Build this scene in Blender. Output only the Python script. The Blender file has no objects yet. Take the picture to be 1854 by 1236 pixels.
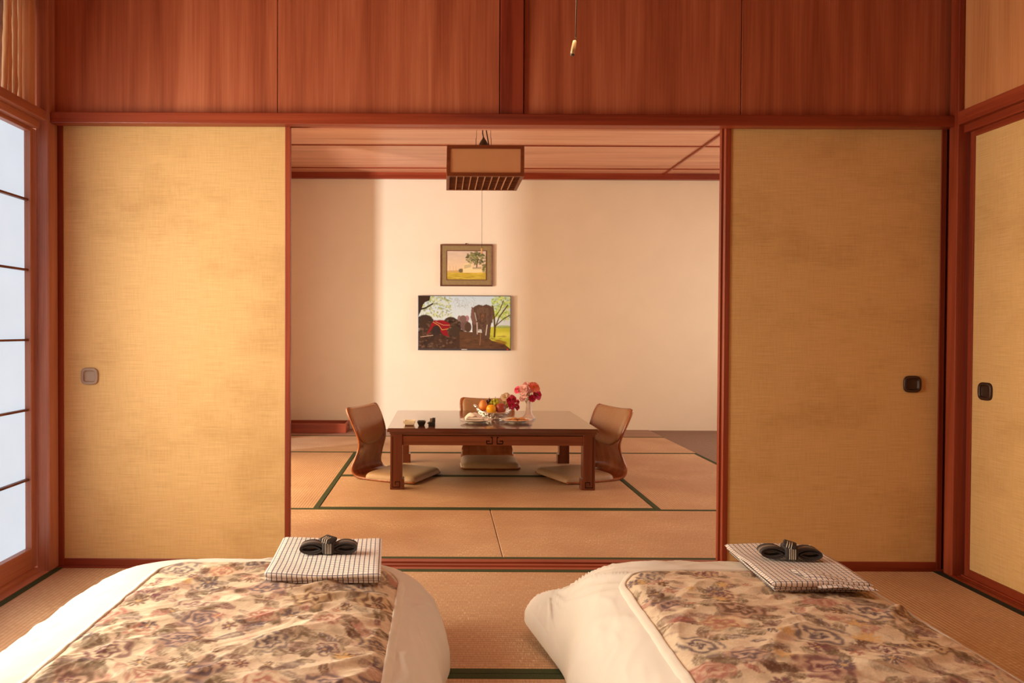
import bpy, bmesh, math, random
import numpy as np
from mathutils import Vector, Matrix

random.seed(7)
SC = bpy.context.scene
COL = SC.collection
PI = math.pi

# ------------------------------------------------------------------ camera
cam_d = bpy.data.cameras.new('camera')
cam = bpy.data.objects.new('camera', cam_d)
COL.objects.link(cam)
cam_d.sensor_width = 36.0
cam_d.lens = 36.0 * 1360 / 1854
cam_d.shift_x = 127 / 1854
cam_d.shift_y = 0.0
cam_d.clip_start = 0.02
cam.location = (0, 0, 0.968)
cam.rotation_euler = (math.radians(90 - 0.85), math.radians(-0.25), 0)
SC.camera = cam

# ------------------------------------------------------------------ world, exposure
w = bpy.data.worlds.new('world')
SC.world = w
w.use_nodes = True
w.node_tree.nodes['Background'].inputs[0].default_value = (0.75, 0.86, 1.0, 1)
w.node_tree.nodes['Background'].inputs[1].default_value = 0.9
SC.view_settings.view_transform = 'Standard'
SC.view_settings.look = 'None'
SC.view_settings.gamma = 1.0
SC.view_settings.use_curve_mapping = False
SC.view_settings.exposure = 0.0
SC.cycles.use_denoising = True
SC.cycles.max_bounces = 10
SC.cycles.diffuse_bounces = 6
SC.cycles.sample_clamp_indirect = 6.0


# ------------------------------------------------------------------ daylight at the windows
def area(name, loc, rot, sx, sy, watts, col, spread=180):
    d = bpy.data.lights.new(name, 'AREA')
    d.shape = 'RECTANGLE'
    d.size, d.size_y = sx, sy
    d.energy = watts
    d.color = col
    d.spread = math.radians(spread)
    o = bpy.data.objects.new(name, d)
    o.location = loc
    o.rotation_euler = rot
    COL.objects.link(o)
    return o


# added open window, out of view left of the camera, brightens the left door
area('daylight_added_window', (-1.80, 1.90, 1.12), (0, math.radians(-90), 0), 1.36, 0.95, 65, (1.0, 0.92, 0.71))
# daylight slanting through the open gap of the sitting room's window
area('daylight_sitting_gap', (-4.5, 3.8, 0.9), (math.radians(90), 0, math.radians(-52)), 0.25, 0.5, 285, (1.0, 1.0, 0.98))
# window of the veranda on the right of the sitting room
area('daylight_veranda', (3.55, 5.4, 1.2), (0, math.radians(90), 0), 1.7, 2.6, 38, (1.0, 0.82, 0.62))


# ------------------------------------------------------------------ material helpers
def new_mat(name):
    m = bpy.data.materials.new(name)
    m.use_nodes = True
    nt = m.node_tree
    b = nt.nodes['Principled BSDF']
    return m, nt, b


def N(nt, typ, **kw):
    n = nt.nodes.new(typ)
    for k, v in kw.items():
        setattr(n, k, v)
    return n


def ramp(nt, stops):
    r = N(nt, 'ShaderNodeValToRGB')
    e = r.color_ramp.elements
    e[0].position, e[0].color = stops[0][0], (*stops[0][1], 1)
    e[1].position, e[1].color = stops[-1][0], (*stops[-1][1], 1)
    for p, c in stops[1:-1]:
        x = e.new(p)
        x.color = (*c, 1)
    return r


def coords(nt, scale, kind='Object'):
    tc = N(nt, 'ShaderNodeTexCoord')
    mp = N(nt, 'ShaderNodeMapping')
    mp.inputs['Scale'].default_value = scale
    nt.links.new(tc.outputs[kind], mp.inputs['Vector'])
    return mp


def add_bump(nt, b, src, strength, dist=0.002):
    bp = N(nt, 'ShaderNodeBump')
    bp.inputs['Strength'].default_value = strength
    bp.inputs['Distance'].default_value = dist
    nt.links.new(src, bp.inputs['Height'])
    nt.links.new(bp.outputs['Normal'], b.inputs['Normal'])


def plain(name, col, rough=0.5, metal=0.0, var=0.08, vscale=20.0, spec=0.5, bump=0.0):
    m, nt, b = new_mat(name)
    n = N(nt, 'ShaderNodeTexNoise')
    n.inputs['Scale'].default_value = vscale
    n.inputs['Detail'].default_value = 4
    nt.links.new(coords(nt, (1, 1, 1)).outputs[0], n.inputs['Vector'])
    lo = tuple(c * (1 - var) for c in col)
    hi = tuple(min(1, c * (1 + var)) for c in col)
    r = ramp(nt, [(0.3, lo), (0.7, hi)])
    nt.links.new(n.outputs['Fac'], r.inputs['Fac'])
    nt.links.new(r.outputs['Color'], b.inputs['Base Color'])
    b.inputs['Roughness'].default_value = rough
    b.inputs['Metallic'].default_value = metal
    b.inputs['Specular IOR Level'].default_value = spec
    if bump:
        add_bump(nt, b, n.outputs['Fac'], bump)
    return m


def wood(name, dark, mid, light, axis='z', rough=0.4, fine=60.0, spec=0.4, relief=0.12, coat=0.0):
    """grain runs along the given axis"""
    m, nt, b = new_mat(name)
    s = {'x': (0.7, 14, 14), 'y': (14, 0.7, 14), 'z': (14, 14, 0.7)}[axis]
    s2 = {'x': (3, fine * 5, fine * 5), 'y': (fine * 5, 3, fine * 5), 'z': (fine * 5, fine * 5, 3)}[axis]
    n1 = N(nt, 'ShaderNodeTexNoise')
    n1.inputs['Scale'].default_value = 1.0
    n1.inputs['Detail'].default_value = 5
    n1.inputs['Distortion'].default_value = 0.6
    nt.links.new(coords(nt, s).outputs[0], n1.inputs['Vector'])
    n2 = N(nt, 'ShaderNodeTexNoise')
    n2.inputs['Scale'].default_value = 1.0
    n2.inputs['Detail'].default_value = 2
    nt.links.new(coords(nt, s2).outputs[0], n2.inputs['Vector'])
    mix = N(nt, 'ShaderNodeMath', operation='MULTIPLY_ADD')
    nt.links.new(n2.outputs['Fac'], mix.inputs[0])
    mix.inputs[1].default_value = 0.35
    nt.links.new(n1.outputs['Fac'], mix.inputs[2])
    r = ramp(nt, [(0.45, dark), (0.68, mid), (0.9, light)])
    nt.links.new(mix.outputs[0], r.inputs['Fac'])
    nt.links.new(r.outputs['Color'], b.inputs['Base Color'])
    b.inputs['Roughness'].default_value = rough
    b.inputs['Specular IOR Level'].default_value = spec
    b.inputs['Coat Weight'].default_value = coat
    b.inputs['Coat Roughness'].default_value = 0.12
    if relief:
        add_bump(nt, b, n2.outputs['Fac'], relief, 0.001)
    return m


def fusuma_paper(name, axis='x', seed=0.0):
    """woven linen-like sliding door paper, weft running horizontally, with old faint stains"""
    m, nt, b = new_mat(name)
    s = (9, 9, 420)
    n1 = N(nt, 'ShaderNodeTexNoise')
    n1.inputs['Scale'].default_value = 1.0
    n1.inputs['Detail'].default_value = 3
    nt.links.new(coords(nt, s).outputs[0], n1.inputs['Vector'])
    n2 = N(nt, 'ShaderNodeTexNoise')
    n2.inputs['Scale'].default_value = 1.0
    n2.inputs['Detail'].default_value = 3
    nt.links.new(coords(nt, (300, 300, 14)).outputs[0], n2.inputs['Vector'])
    n3 = N(nt, 'ShaderNodeTexNoise')
    n3.inputs['Scale'].default_value = 2.3
    n3.inputs['Detail'].default_value = 6
    n3.inputs['Roughness'].default_value = 0.62
    mp = coords(nt, (1, 1, 1.6))
    mp.inputs['Location'].default_value = (seed, seed * 2, seed)
    nt.links.new(mp.outputs[0], n3.inputs['Vector'])
    add = N(nt, 'ShaderNodeMath', operation='MULTIPLY_ADD')
    nt.links.new(n2.outputs['Fac'], add.inputs[0])
    add.inputs[1].default_value = 0.5
    nt.links.new(n1.outputs['Fac'], add.inputs[2])
    r = ramp(nt, [(0.45, (0.57, 0.335, 0.13)), (0.75, (0.66, 0.40, 0.162)), (1.05, (0.72, 0.46, 0.20))])
    nt.links.new(add.outputs[0], r.inputs['Fac'])
    r2 = ramp(nt, [(0.33, (0.84, 0.80, 0.74)), (0.5, (1, 1, 1))])
    nt.links.new(n3.outputs['Fac'], r2.inputs['Fac'])
    mx = N(nt, 'ShaderNodeMix', data_type='RGBA', blend_type='MULTIPLY')
    mx.inputs[0].default_value = 0.8
    nt.links.new(r.outputs['Color'], mx.inputs[6])
    nt.links.new(r2.outputs['Color'], mx.inputs[7])
    nt.links.new(mx.outputs[2], b.inputs['Base Color'])
    b.inputs['Roughness'].default_value = 0.62
    b.inputs['Specular IOR Level'].default_value = 0.25
    add_bump(nt, b, add.outputs[0], 0.25, 0.001)
    return m


def tatami_mat(name, rib_axis):
    """rush weave: fine ribs along the mat's long side, straw flecks across"""
    m, nt, b = new_mat(name)
    wv = N(nt, 'ShaderNodeTexWave', wave_type='BANDS', bands_direction='Y' if rib_axis == 'x' else 'X')
    wv.inputs['Scale'].default_value = 20.0
    wv.inputs['Distortion'].default_value = 0.25
    wv.inputs['Detail'].default_value = 1
    nt.links.new(coords(nt, (1, 1, 1)).outputs[0], wv.inputs['Vector'])
    n1 = N(nt, 'ShaderNodeTexNoise')
    n1.inputs['Scale'].default_value = 1.0
    n1.inputs['Detail'].default_value = 3
    s = (420, 40, 1) if rib_axis == 'x' else (40, 420, 1)
    nt.links.new(coords(nt, s).outputs[0], n1.inputs['Vector'])
    n2 = N(nt, 'ShaderNodeTexNoise')
    n2.inputs['Scale'].default_value = 2.5
    n2.inputs['Detail'].default_value = 5
    nt.links.new(coords(nt, (1, 1, 1)).outputs[0], n2.inputs['Vector'])
    a = N(nt, 'ShaderNodeMath', operation='MULTIPLY_ADD')
    nt.links.new(n2.outputs['Fac'], a.inputs[0])
    a.inputs[1].default_value = 0.55
    nt.links.new(n1.outputs['Fac'], a.inputs[2])
    r = ramp(nt, [(0.5, (0.40, 0.22, 0.12)), (0.76, (0.53, 0.31, 0.175)), (0.94, (0.61, 0.40, 0.235)), (1.06, (0.82, 0.64, 0.40))])
    nt.links.new(a.outputs[0], r.inputs['Fac'])
    mx = N(nt, 'ShaderNodeMix', data_type='RGBA', blend_type='MULTIPLY')
    r3 = ramp(nt, [(0.0, (0.80, 0.76, 0.70)), (0.5, (1, 1, 1))])
    nt.links.new(wv.outputs['Fac'], r3.inputs['Fac'])
    mx.inputs[0].default_value = 1.0
    nt.links.new(r.outputs['Color'], mx.inputs[6])
    nt.links.new(r3.outputs['Color'], mx.inputs[7])
    nt.links.new(mx.outputs[2], b.inputs['Base Color'])
    b.inputs['Roughness'].default_value = 0.55
    b.inputs['Specular IOR Level'].default_value = 0.3
    add_bump(nt, b, wv.outputs['Fac'], 0.35, 0.002)
    return m


def vcol(name, rough=0.6, emit=0.0, weave=0.0, spec=0.3):
    m, nt, b = new_mat(name)
    a = N(nt, 'ShaderNodeVertexColor')
    a.layer_name = 'print'
    nt.links.new(a.outputs['Color'], b.inputs['Base Color'])
    b.inputs['Roughness'].default_value = rough
    b.inputs['Specular IOR Level'].default_value = spec
    if emit:
        nt.links.new(a.outputs['Color'], b.inputs['Emission Color'])
        b.inputs['Emission Strength'].default_value = emit
    if weave:
        n = N(nt, 'ShaderNodeTexNoise')
        n.inputs['Scale'].default_value = 130
        n.inputs['Detail'].default_value = 3
        nt.links.new(coords(nt, (1, 1, 1)).outputs[0], n.inputs['Vector'])
        add_bump(nt, b, n.outputs['Fac'], weave, 0.003)
    return m


def check_cloth(name):
    """off-white cotton with a thin dark blue-black check, laid out in cloth (UV) coordinates in metres"""
    m, nt, b = new_mat(name)
    tc = N(nt, 'ShaderNodeTexCoord')
    sp = N(nt, 'ShaderNodeSeparateXYZ')
    nt.links.new(tc.outputs['UV'], sp.inputs[0])
    outs = []
    for i, per in enumerate((0.0135, 0.0135)):
        md = N(nt, 'ShaderNodeMath', operation='PINGPONG')
        md.inputs[1].default_value = per / 2
        nt.links.new(sp.outputs[i], md.inputs[0])
        lt = N(nt, 'ShaderNodeMath', operation='LESS_THAN')
        lt.inputs[1].default_value = 0.0012 if i == 0 else 0.0010
        nt.links.new(md.outputs[0], lt.inputs[0])
        outs.append(lt)
    mxm = N(nt, 'ShaderNodeMath', operation='MAXIMUM')
    nt.links.new(outs[0].outputs[0], mxm.inputs[0])
    nt.links.new(outs[1].outputs[0], mxm.inputs[1])
    mx = N(nt, 'ShaderNodeMix', data_type='RGBA')
    nt.links.new(mxm.outputs[0], mx.inputs[0])
    mx.inputs[6].default_value = (0.86, 0.76, 0.68, 1)
    mx.inputs[7].default_value = (0.10, 0.085, 0.12, 1)
    nt.links.new(mx.outputs[2], b.inputs['Base Color'])
    b.inputs['Roughness'].default_value = 0.85
    b.inputs['Specular IOR Level'].default_value = 0.15
    n = N(nt, 'ShaderNodeTexNoise')
    n.inputs['Scale'].default_value = 28
    n.inputs['Detail'].default_value = 3
    nt.links.new(coords(nt, (1, 1, 1)).outputs[0], n.inputs['Vector'])
    add_bump(nt, b, n.outputs['Fac'], 0.6, 0.004)
    return m


def shoji_paper(name, col, strength):
    m, nt, b = new_mat(name)
    n = N(nt, 'ShaderNodeTexNoise')
    n.inputs['Scale'].default_value = 5
    n.inputs['Detail'].default_value = 4
    nt.links.new(coords(nt, (1, 1, 1)).outputs[0], n.inputs['Vector'])
    r = ramp(nt, [(0.3, tuple(c * 0.95 for c in col)), (0.7, col)])
    nt.links.new(n.outputs['Fac'], r.inputs['Fac'])
    b.inputs['Base Color'].default_value = (0.25, 0.25, 0.25, 1)
    b.inputs['Roughness'].default_value = 0.9
    b.inputs['Specular IOR Level'].default_value = 0.05
    nt.links.new(r.outputs['Color'], b.inputs['Emission Color'])
    b.inputs['Emission Strength'].default_value = strength
    return m


M = {}
RED = ((0.14, 0.017, 0.006), (0.25, 0.038, 0.013), (0.33, 0.062, 0.024))
for ax in 'xyz':
    M['red_' + ax] = wood('red_lacquered_wood_' + ax, *RED, axis=ax, rough=0.35)
    M['post_' + ax] = wood('brown_post_wood_' + ax, (0.32, 0.10, 0.055), (0.48, 0.18, 0.105), (0.58, 0.26, 0.16), axis=ax, rough=0.4)
M['panel'] = wood('cedar_wall_panel', (0.27, 0.058, 0.022), (0.39, 0.10, 0.042), (0.50, 0.155, 0.07), axis='z', rough=0.45, fine=30)
M['panel_side'] = wood('pale_cedar_wall_panel', (0.42, 0.15, 0.05), (0.55, 0.22, 0.08), (0.62, 0.28, 0.11), axis='z', rough=0.5, fine=30)
M['ceil'] = wood('cedar_ceiling_board', (0.48, 0.19, 0.10), (0.62, 0.29, 0.17), (0.70, 0.37, 0.23), axis='x', rough=0.32, fine=25)
M['pillar'] = wood('dark_striped_pillar', (0.09, 0.008, 0.003), (0.24, 0.035, 0.013), (0.28, 0.05, 0.02), axis='z', rough=0.4, fine=14)
M['table'] = wood('dark_mahogany', (0.06, 0.012, 0.005), (0.115, 0.026, 0.010), (0.15, 0.04, 0.016), axis='x', rough=0.22, coat=1.0, relief=0.0)
M['table_z'] = wood('dark_mahogany_upright', (0.07, 0.013, 0.005), (0.13, 0.028, 0.010), (0.17, 0.043, 0.016), axis='z', rough=0.3, coat=0.4)
M['apron'] = wood('mahogany_apron', (0.11, 0.028, 0.011), (0.20, 0.056, 0.022), (0.26, 0.085, 0.036), axis='x', rough=0.4)
M['inlay'] = plain('black_inlay_line', (0.010, 0.004, 0.003), 0.8, spec=0.1)
M['ply'] = wood('bent_plywood', (0.20, 0.05, 0.014), (0.34, 0.095, 0.028), (0.42, 0.14, 0.045), axis='z', rough=0.25, coat=0.6)
M['leather'] = plain('tan_brown_leatherette', (0.40, 0.215, 0.11), 0.36, var=0.06, vscale=60, bump=0.05)
M['leather_seat'] = plain('beige_leatherette', (0.42, 0.26, 0.14), 0.5, var=0.06, vscale=60, bump=0.05)
M['paper_f'] = fusuma_paper('sliding_door_paper', seed=0.3)
M['paper_r'] = fusuma_paper('sliding_door_paper_worn', seed=3.7)
M['plaster'] = plain('cream_plaster', (0.80, 0.675, 0.52), 0.9, var=0.02, vscale=4, spec=0.15)
M['tat_x'] = tatami_mat('tatami_rush_lengthwise', 'x')
M['tat_y'] = tatami_mat('tatami_rush_crosswise', 'y')
M['heri'] = plain('dark_green_tatami_cloth', (0.045, 0.055, 0.02), 0.8, var=0.2, vscale=200, spec=0.2)
M['heri_dark'] = plain('black_green_tatami_cloth', (0.02, 0.022, 0.014), 0.8, var=0.2, vscale=200, spec=0.2)
M['carpet'] = plain('grey_brown_carpet', (0.26, 0.17, 0.125), 0.95, var=0.12, vscale=90, spec=0.1, bump=0.2)
M['board'] = wood('brown_floor_board', (0.22, 0.10, 0.06), (0.30, 0.16, 0.105), (0.36, 0.2, 0.13), axis='x', rough=0.5)
M['shoji'] = shoji_paper('daylit_shoji_paper', (0.66, 0.75, 0.84), 0.97)
M['shoji_sun'] = shoji_paper('sunlit_shoji_paper', (1.0, 0.78, 0.46), 8.0)
M['hikite'] = plain('bronze_brown_pull', (0.34, 0.22, 0.155), 0.5)
M['hikite_dark'] = plain('dark_bronze_pull', (0.05, 0.022, 0.014), 0.4, metal=0.3)
M['bamboo'] = wood('bamboo_stalk', (0.62, 0.30, 0.14), (0.78, 0.44, 0.23), (0.86, 0.56, 0.34), axis='z', rough=0.3)
M['sheet'] = plain('white_cotton_cover', (0.74, 0.665, 0.58), 0.85, var=0.03, vscale=8, spec=0.15, bump=0.15)
M['piping'] = plain('white_cotton_hem', (0.74, 0.65, 0.55), 0.8, var=0.03, vscale=30, spec=0.15)
M['floral'] = vcol('floral_printed_cotton', 0.85, weave=0.25, spec=0.15)
M['check'] = check_cloth('checked_cotton')
M['obi'] = plain('black_brown_sash', (0.035, 0.025, 0.022), 0.8, var=0.3, vscale=300)
M['obi_grey'] = plain('grey_brown_sash_edge', (0.19, 0.14, 0.11), 0.8, var=0.2, vscale=300)
M['obi_white'] = plain('cream_sash_stripe', (0.75, 0.65, 0.52), 0.8)
M['lampwood'] = wood('dark_lamp_wood', (0.10, 0.028, 0.01), (0.17, 0.05, 0.02), (0.22, 0.075, 0.03), axis='x', rough=0.5)
M['lampslat'] = wood('brown_lamp_slat', (0.30, 0.11, 0.05), (0.40, 0.17, 0.08), (0.46, 0.22, 0.12), axis='y', rough=0.5)
M['lamppaper'] = plain('aged_lamp_paper', (0.62, 0.42, 0.27), 0.8, var=0.05, vscale=6)
M['lamp_fill_glow'] = shoji_paper('added_glow_lamp_paper', (1.0, 0.78, 0.52), 1.6)  # added glow to go with the bedroom lantern's fill light
M['black'] = plain('black_plastic', (0.02, 0.018, 0.016), 0.35)
M['metal'] = plain('dark_steel_wire', (0.10, 0.07, 0.05), 0.4, metal=0.8)
M['silver'] = plain('polished_silver', (0.95, 0.91, 0.86), 0.33, metal=1.0, var=0.04)
M['ceramic'] = plain('white_glazed_ceramic', (0.86, 0.80, 0.72), 0.18, var=0.02)
M['cream'] = plain('cream_ceramic', (0.85, 0.76, 0.58), 0.35, var=0.03)
M['pinkglass'] = plain('milky_pink_glass', (0.88, 0.77, 0.70), 0.15, var=0.05)
M['napkin'] = plain('white_linen_napkin', (0.87, 0.81, 0.74), 0.8, var=0.04, vscale=30)
M['pull'] = plain('pale_wooden_cord_end', (0.80, 0.50, 0.22), 0.4)
M['frame'] = wood('dark_frame_wood', (0.10, 0.035, 0.018), (0.17, 0.065, 0.035), (0.22, 0.09, 0.05), axis='x', rough=0.4)
M['matboard'] = plain('olive_brown_mat_board', (0.25, 0.165, 0.065), 0.7, var=0.1, vscale=40)
M['tvblack'] = plain('grey_black_bezel', (0.055, 0.045, 0.05), 0.3)
M['screen'] = vcol('lit_screen_picture', 0.25, emit=0.22)
M['painting'] = vcol('painted_canvas', 0.6)
M['red_led'] = plain('red_indicator', (0.65, 0.06, 0.05), 0.4)


# ------------------------------------------------------------------ mesh helpers
def tag(o, label=None, cat=None, group=None, kind=None):
    if label:
        o['label'] = label
    if cat:
        o['category'] = cat
    if group:
        o['group'] = group
    if kind:
        o['kind'] = kind
    return o


def empty(name, loc=(0, 0, 0), rz=0.0, parent=None):
    o = bpy.data.objects.new(name, None)
    o.empty_display_size = 0.05
    o.location = loc
    o.rotation_euler = (0, 0, rz)
    COL.objects.link(o)
    if parent:
        o.parent = parent
    return o


def link_mesh(name, me, mat, parent=None, smooth=False):
    if mat is not None:
        me.materials.append(M[mat] if isinstance(mat, str) else mat)
    if smooth:
        me.polygons.foreach_set('use_smooth', [True] * len(me.polygons))
    o = bpy.data.objects.new(name, me)
    COL.objects.link(o)
    if parent:
        o.parent = parent
    return o


def from_bm(name, bm, mat, parent=None, smooth=False):
    bmesh.ops.recalc_face_normals(bm, faces=bm.faces)
    me = bpy.data.meshes.new(name)
    bm.to_mesh(me)
    bm.free()
    return link_mesh(name, me, mat, parent, smooth)


def pyd(name, verts, faces, mat, parent=None, smooth=False):
    me = bpy.data.meshes.new(name)
    me.from_pydata([tuple(v) for v in verts], [], [tuple(f) for f in faces])
    me.update()
    return link_mesh(name, me, mat, parent, smooth)


def bm_box(bm, x0, x1, y0, y1, z0, z1, rot=None, about=None):
    vs = [bm.verts.new((x, y, z)) for x in (x0, x1) for y in (y0, y1) for z in (z0, z1)]
    for f in ((0, 1, 3, 2), (4, 6, 7, 5), (0, 4, 5, 1), (2, 3, 7, 6), (0, 2, 6, 4), (1, 5, 7, 3)):
        bm.faces.new([vs[i] for i in f])
    if rot is not None:
        bmesh.ops.rotate(bm, verts=vs, cent=about or (0, 0, 0), matrix=rot)
    return vs


def box(name, x0, x1, y0, y1, z0, z1, mat, parent=None, bev=0.0, seg=2, smooth=False):
    bm = bmesh.new()
    bm_box(bm, x0, x1, y0, y1, z0, z1)
    if bev:
        bmesh.ops.bevel(bm, geom=bm.edges[:], offset=bev, segments=seg, affect='EDGES', profile=0.5)
    return from_bm(name, bm, mat, parent, smooth)


def tube(name, pts, r, mat, parent=None, seg=8, closed=False):
    """round bar through the points; r a number or a list"""
    pts = [Vector(p) for p in pts]
    n = len(pts)
    rs = r if isinstance(r, (list, tuple)) else [r] * n
    verts, faces = [], []
    up0 = Vector((0, 0, 1))
    for i, p in enumerate(pts):
        a = pts[(i - 1) % n] if (closed or i > 0) else pts[i]
        c = pts[(i + 1) % n] if (closed or i < n - 1) else pts[i]
        d = (c - a).normalized()
        up = up0 if abs(d.dot(up0)) < 0.95 else Vector((1, 0, 0))
        e1 = d.cross(up).normalized()
        e2 = d.cross(e1).normalized()
        for k in range(seg):
            t = 2 * PI * k / seg
            verts.append(p + (e1 * math.cos(t) + e2 * math.sin(t)) * rs[i])
    m = n if closed else n - 1
    for i in range(m):
        j = (i + 1) % n
        for k in range(seg):
            l = (k + 1) % seg
            faces.append((i * seg + k, i * seg + l, j * seg + l, j * seg + k))
    if not closed:
        faces.append(tuple(range(seg))[::-1])
        faces.append(tuple((n - 1) * seg + k for k in range(seg)))
    return pyd(name, verts, faces, mat, parent, True)


def lathe(name, prof, mat, parent=None, seg=28, loc=(0, 0, 0), wob=None):
    verts, faces = [], []
    for i, (r, z) in enumerate(prof):
        for k in range(seg):
            t = 2 * PI * k / seg
            rr = r * (wob(t, i) if wob else 1)
            verts.append((loc[0] + rr * math.cos(t), loc[1] + rr * math.sin(t), loc[2] + z))
    for i in range(len(prof) - 1):
        for k in range(seg):
            l = (k + 1) % seg
            faces.append((i * seg + k, i * seg + l, (i + 1) * seg + l, (i + 1) * seg + k))
    if prof[0][0] > 1e-5:
        faces.append(tuple(range(seg))[::-1])
    if prof[-1][0] > 1e-5:
        faces.append(tuple((len(prof) - 1) * seg + k for k in range(seg)))
    return pyd(name, verts, faces, mat, parent, True)


def extrude_profile(name, prof, axis, a, b, mat, parent=None):
    """closed profile (list of 2D points) extruded along x (profile in y,z) or y (profile in x,z)"""
    n = len(prof)
    verts = []
    for t in (a, b):
        for p in prof:
            verts.append((t, p[0], p[1]) if axis == 'x' else (p[0], t, p[1]))
    faces = [(i, (i + 1) % n, n + (i + 1) % n, n + i) for i in range(n)]
    faces += [tuple(range(n))[::-1], tuple(range(n, 2 * n))]
    bm = bmesh.new()
    vs = [bm.verts.new(v) for v in verts]
    for f in faces:
        bm.faces.new([vs[i] for i in f])
    return from_bm(name, bm, mat, parent)


def grid_mesh(name, P, mat, parent=None, uv=None, col=None, smooth=True, close_u=False):
    """P: (nu,nv,3) array"""
    nu, nv = P.shape[:2]
    V = P.reshape(-1, 3)
    I, J = np.meshgrid(np.arange(nu if close_u else nu - 1), np.arange(nv - 1), indexing='ij')
    I2 = (I + 1) % nu
    F = np.stack([I * nv + J, I2 * nv + J, I2 * nv + J + 1, I * nv + J + 1], -1).reshape(-1, 4)
    me = bpy.data.meshes.new(name)
    me.vertices.add(len(V))
    me.vertices.foreach_set('co', V.astype(np.float32).ravel())
    me.loops.add(F.size)
    me.polygons.add(len(F))
    me.polygons.foreach_set('loop_start', np.arange(0, F.size, 4, dtype=np.int32))
    me.loops.foreach_set('vertex_index', F.astype(np.int32).ravel())
    me.update(calc_edges=True)
    if uv is not None:
        l = me.uv_layers.new(name='UVMap')
        l.data.foreach_set('uv', uv.reshape(-1, 2)[F.ravel()].astype(np.float32).ravel())
    if col is not None:
        ca = me.color_attributes.new('print', 'FLOAT_COLOR', 'POINT')
        c4 = np.ones((len(V), 4), np.float32)
        c4[:, :3] = col.reshape(-1, 3)
        ca.data.foreach_set('color', c4.ravel())
    return link_mesh(name, me, mat, parent, smooth)


def copy_tree(o, parent=None):
    c = o.copy()
    COL.objects.link(c)
    c.parent = parent
    for ch in list(o.children):
        copy_tree(ch, c)
    return c


def srgb(*c):
    c = np.array(c, float) / 255.0
    return np.where(c <= 0.04045, c / 12.92, ((c + 0.055) / 1.055) ** 2.4)


# ================================================================== THE SETTING
XL, XR = -1.59, 2.085          # bedroom side walls
YB = -1.6                      # wall behind the camera
YW = 2.995                     # front face of the door wall's rail
ZK = 1.783                     # underside of the rail
YS = 7.35                      # far wall of the sitting room
ZC = 2.50                      # ceilings


def tatami(parent, x0, x1, y0, y1, along, edge='heri', z=0.0):
    g = 0.0015
    mt = box('tatami_mat', x0 + g, x1 - g, y0 + g, y1 - g, z - 0.05, z, 'tat_' + along, parent, bev=0.003, seg=1)
    bw = 0.030
    if along == 'x':
        box('mat_border', x0 + g, x1 - g, y0 + g, y0 + bw, z - 0.04, z + 0.0015, edge, mt)
        box('mat_border', x0 + g, x1 - g, y1 - bw, y1 - g, z - 0.04, z + 0.0015, edge, mt)
    else:
        box('mat_border', x0 + g, x0 + bw, y0 + g, y1 - g, z - 0.04, z + 0.0015, edge, mt)
        box('mat_border', x1 - bw, x1 - g, y0 + g, y1 - g, z - 0.04, z + 0.0015, edge, mt)
    return mt


# ---- floors
floor = box('floor', -1.75, 3.7, YB - 0.1, YS + 0.1, -0.12, -0.06, 'board')
tag(floor, 'tatami matted floor of the bedroom and the sitting room', 'floor', kind='structure')
# bedroom mats
tatami(floor, -0.67, 1.165, 2.105, 3.03, 'x')
tatami(floor, -1.56, -0.67, 1.20, 3.03, 'y')
tatami(floor, 1.165, 2.022, 1.20, 3.03, 'y', 'heri_dark')
tatami(floor, -0.67, 1.165, 1.19, 2.105, 'x')
for yy in (-0.62, -1.53):
    tatami(floor, -1.56, 0.248, yy, yy + 0.9, 'x')
    tatami(floor, 0.248, 2.055, yy, yy + 0.9, 'x')
tatami(floor, -1.56, 0.248, 0.285, 1.19, 'x')
tatami(floor, 0.248, 2.055, 0.285, 1.19, 'x')
# sitting room mats
tatami(floor, -1.55, 0.265, 3.165, 4.065, 'x')
tatami(floor, 0.265, 2.03, 3.165, 4.065, 'x')
tatami(floor, -1.55, -0.665, 4.065, 5.93, 'y')
tatami(floor, 1.165, 2.03, 4.065, 5.93, 'y')
tatami(floor, -0.665, 1.165, 4.065, 4.985, 'x')
tatami(floor, -0.665, 1.165, 4.985, 5.93, 'x')
tatami(floor, -1.55, 0.25, 5.93, 6.86, 'x')
tatami(floor, 0.25, 2.03, 5.93, 6.86, 'x')
box('floor_board', -1.55, 2.03, 6.86, YS, -0.06, 0.0, 'board', floor)
box('veranda_carpet', 2.03, 3.6, 3.165, YS, -0.06, -0.004, 'carpet', floor)

# ---- door threshold with its two sliding grooves
yt0, yt1 = 3.03, 3.165
prof = [(yt0, -0.06), (yt0, 0.002), (3.055, 0.002), (3.055, -0.006), (3.08, -0.006), (3.08, 0.002), (3.10, 0.002),
        (3.10, -0.006), (3.125, -0.006), (3.125, 0.002), (yt1, 0.002), (yt1, -0.06)]
o = extrude_profile('trim_1', prof, 'x', XL, XR + 0.02, 'red_x')
tag(o, 'brown wooden door threshold with two sliding grooves between the rooms', 'threshold', kind='structure')

# ---- head rail: moulding on the bedroom face and grooved lintel behind it
o = box('trim_2', -1.56, 2.05, YW, 3.04, ZK + 0.002, 1.829, 'red_x', bev=0.003)
tag(o, 'long red wood rail above the sliding doors', 'rail', kind='structure')
zk = 1.804
prof = [(3.005, zk), (3.005, 1.83), (3.15, 1.83), (3.15, zk), (3.128, zk), (3.128, zk + 0.014), (3.097, zk + 0.014), (3.097, zk),
        (3.083, zk), (3.083, zk + 0.014), (3.052, zk + 0.014), (3.052, zk)]
o = extrude_profile('trim_3', prof, 'x', XL - 0.03, XR + 0.04, 'post_x')
tag(o, 'grooved wooden lintel the sliding doors run in', 'lintel', kind='structure')

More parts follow.
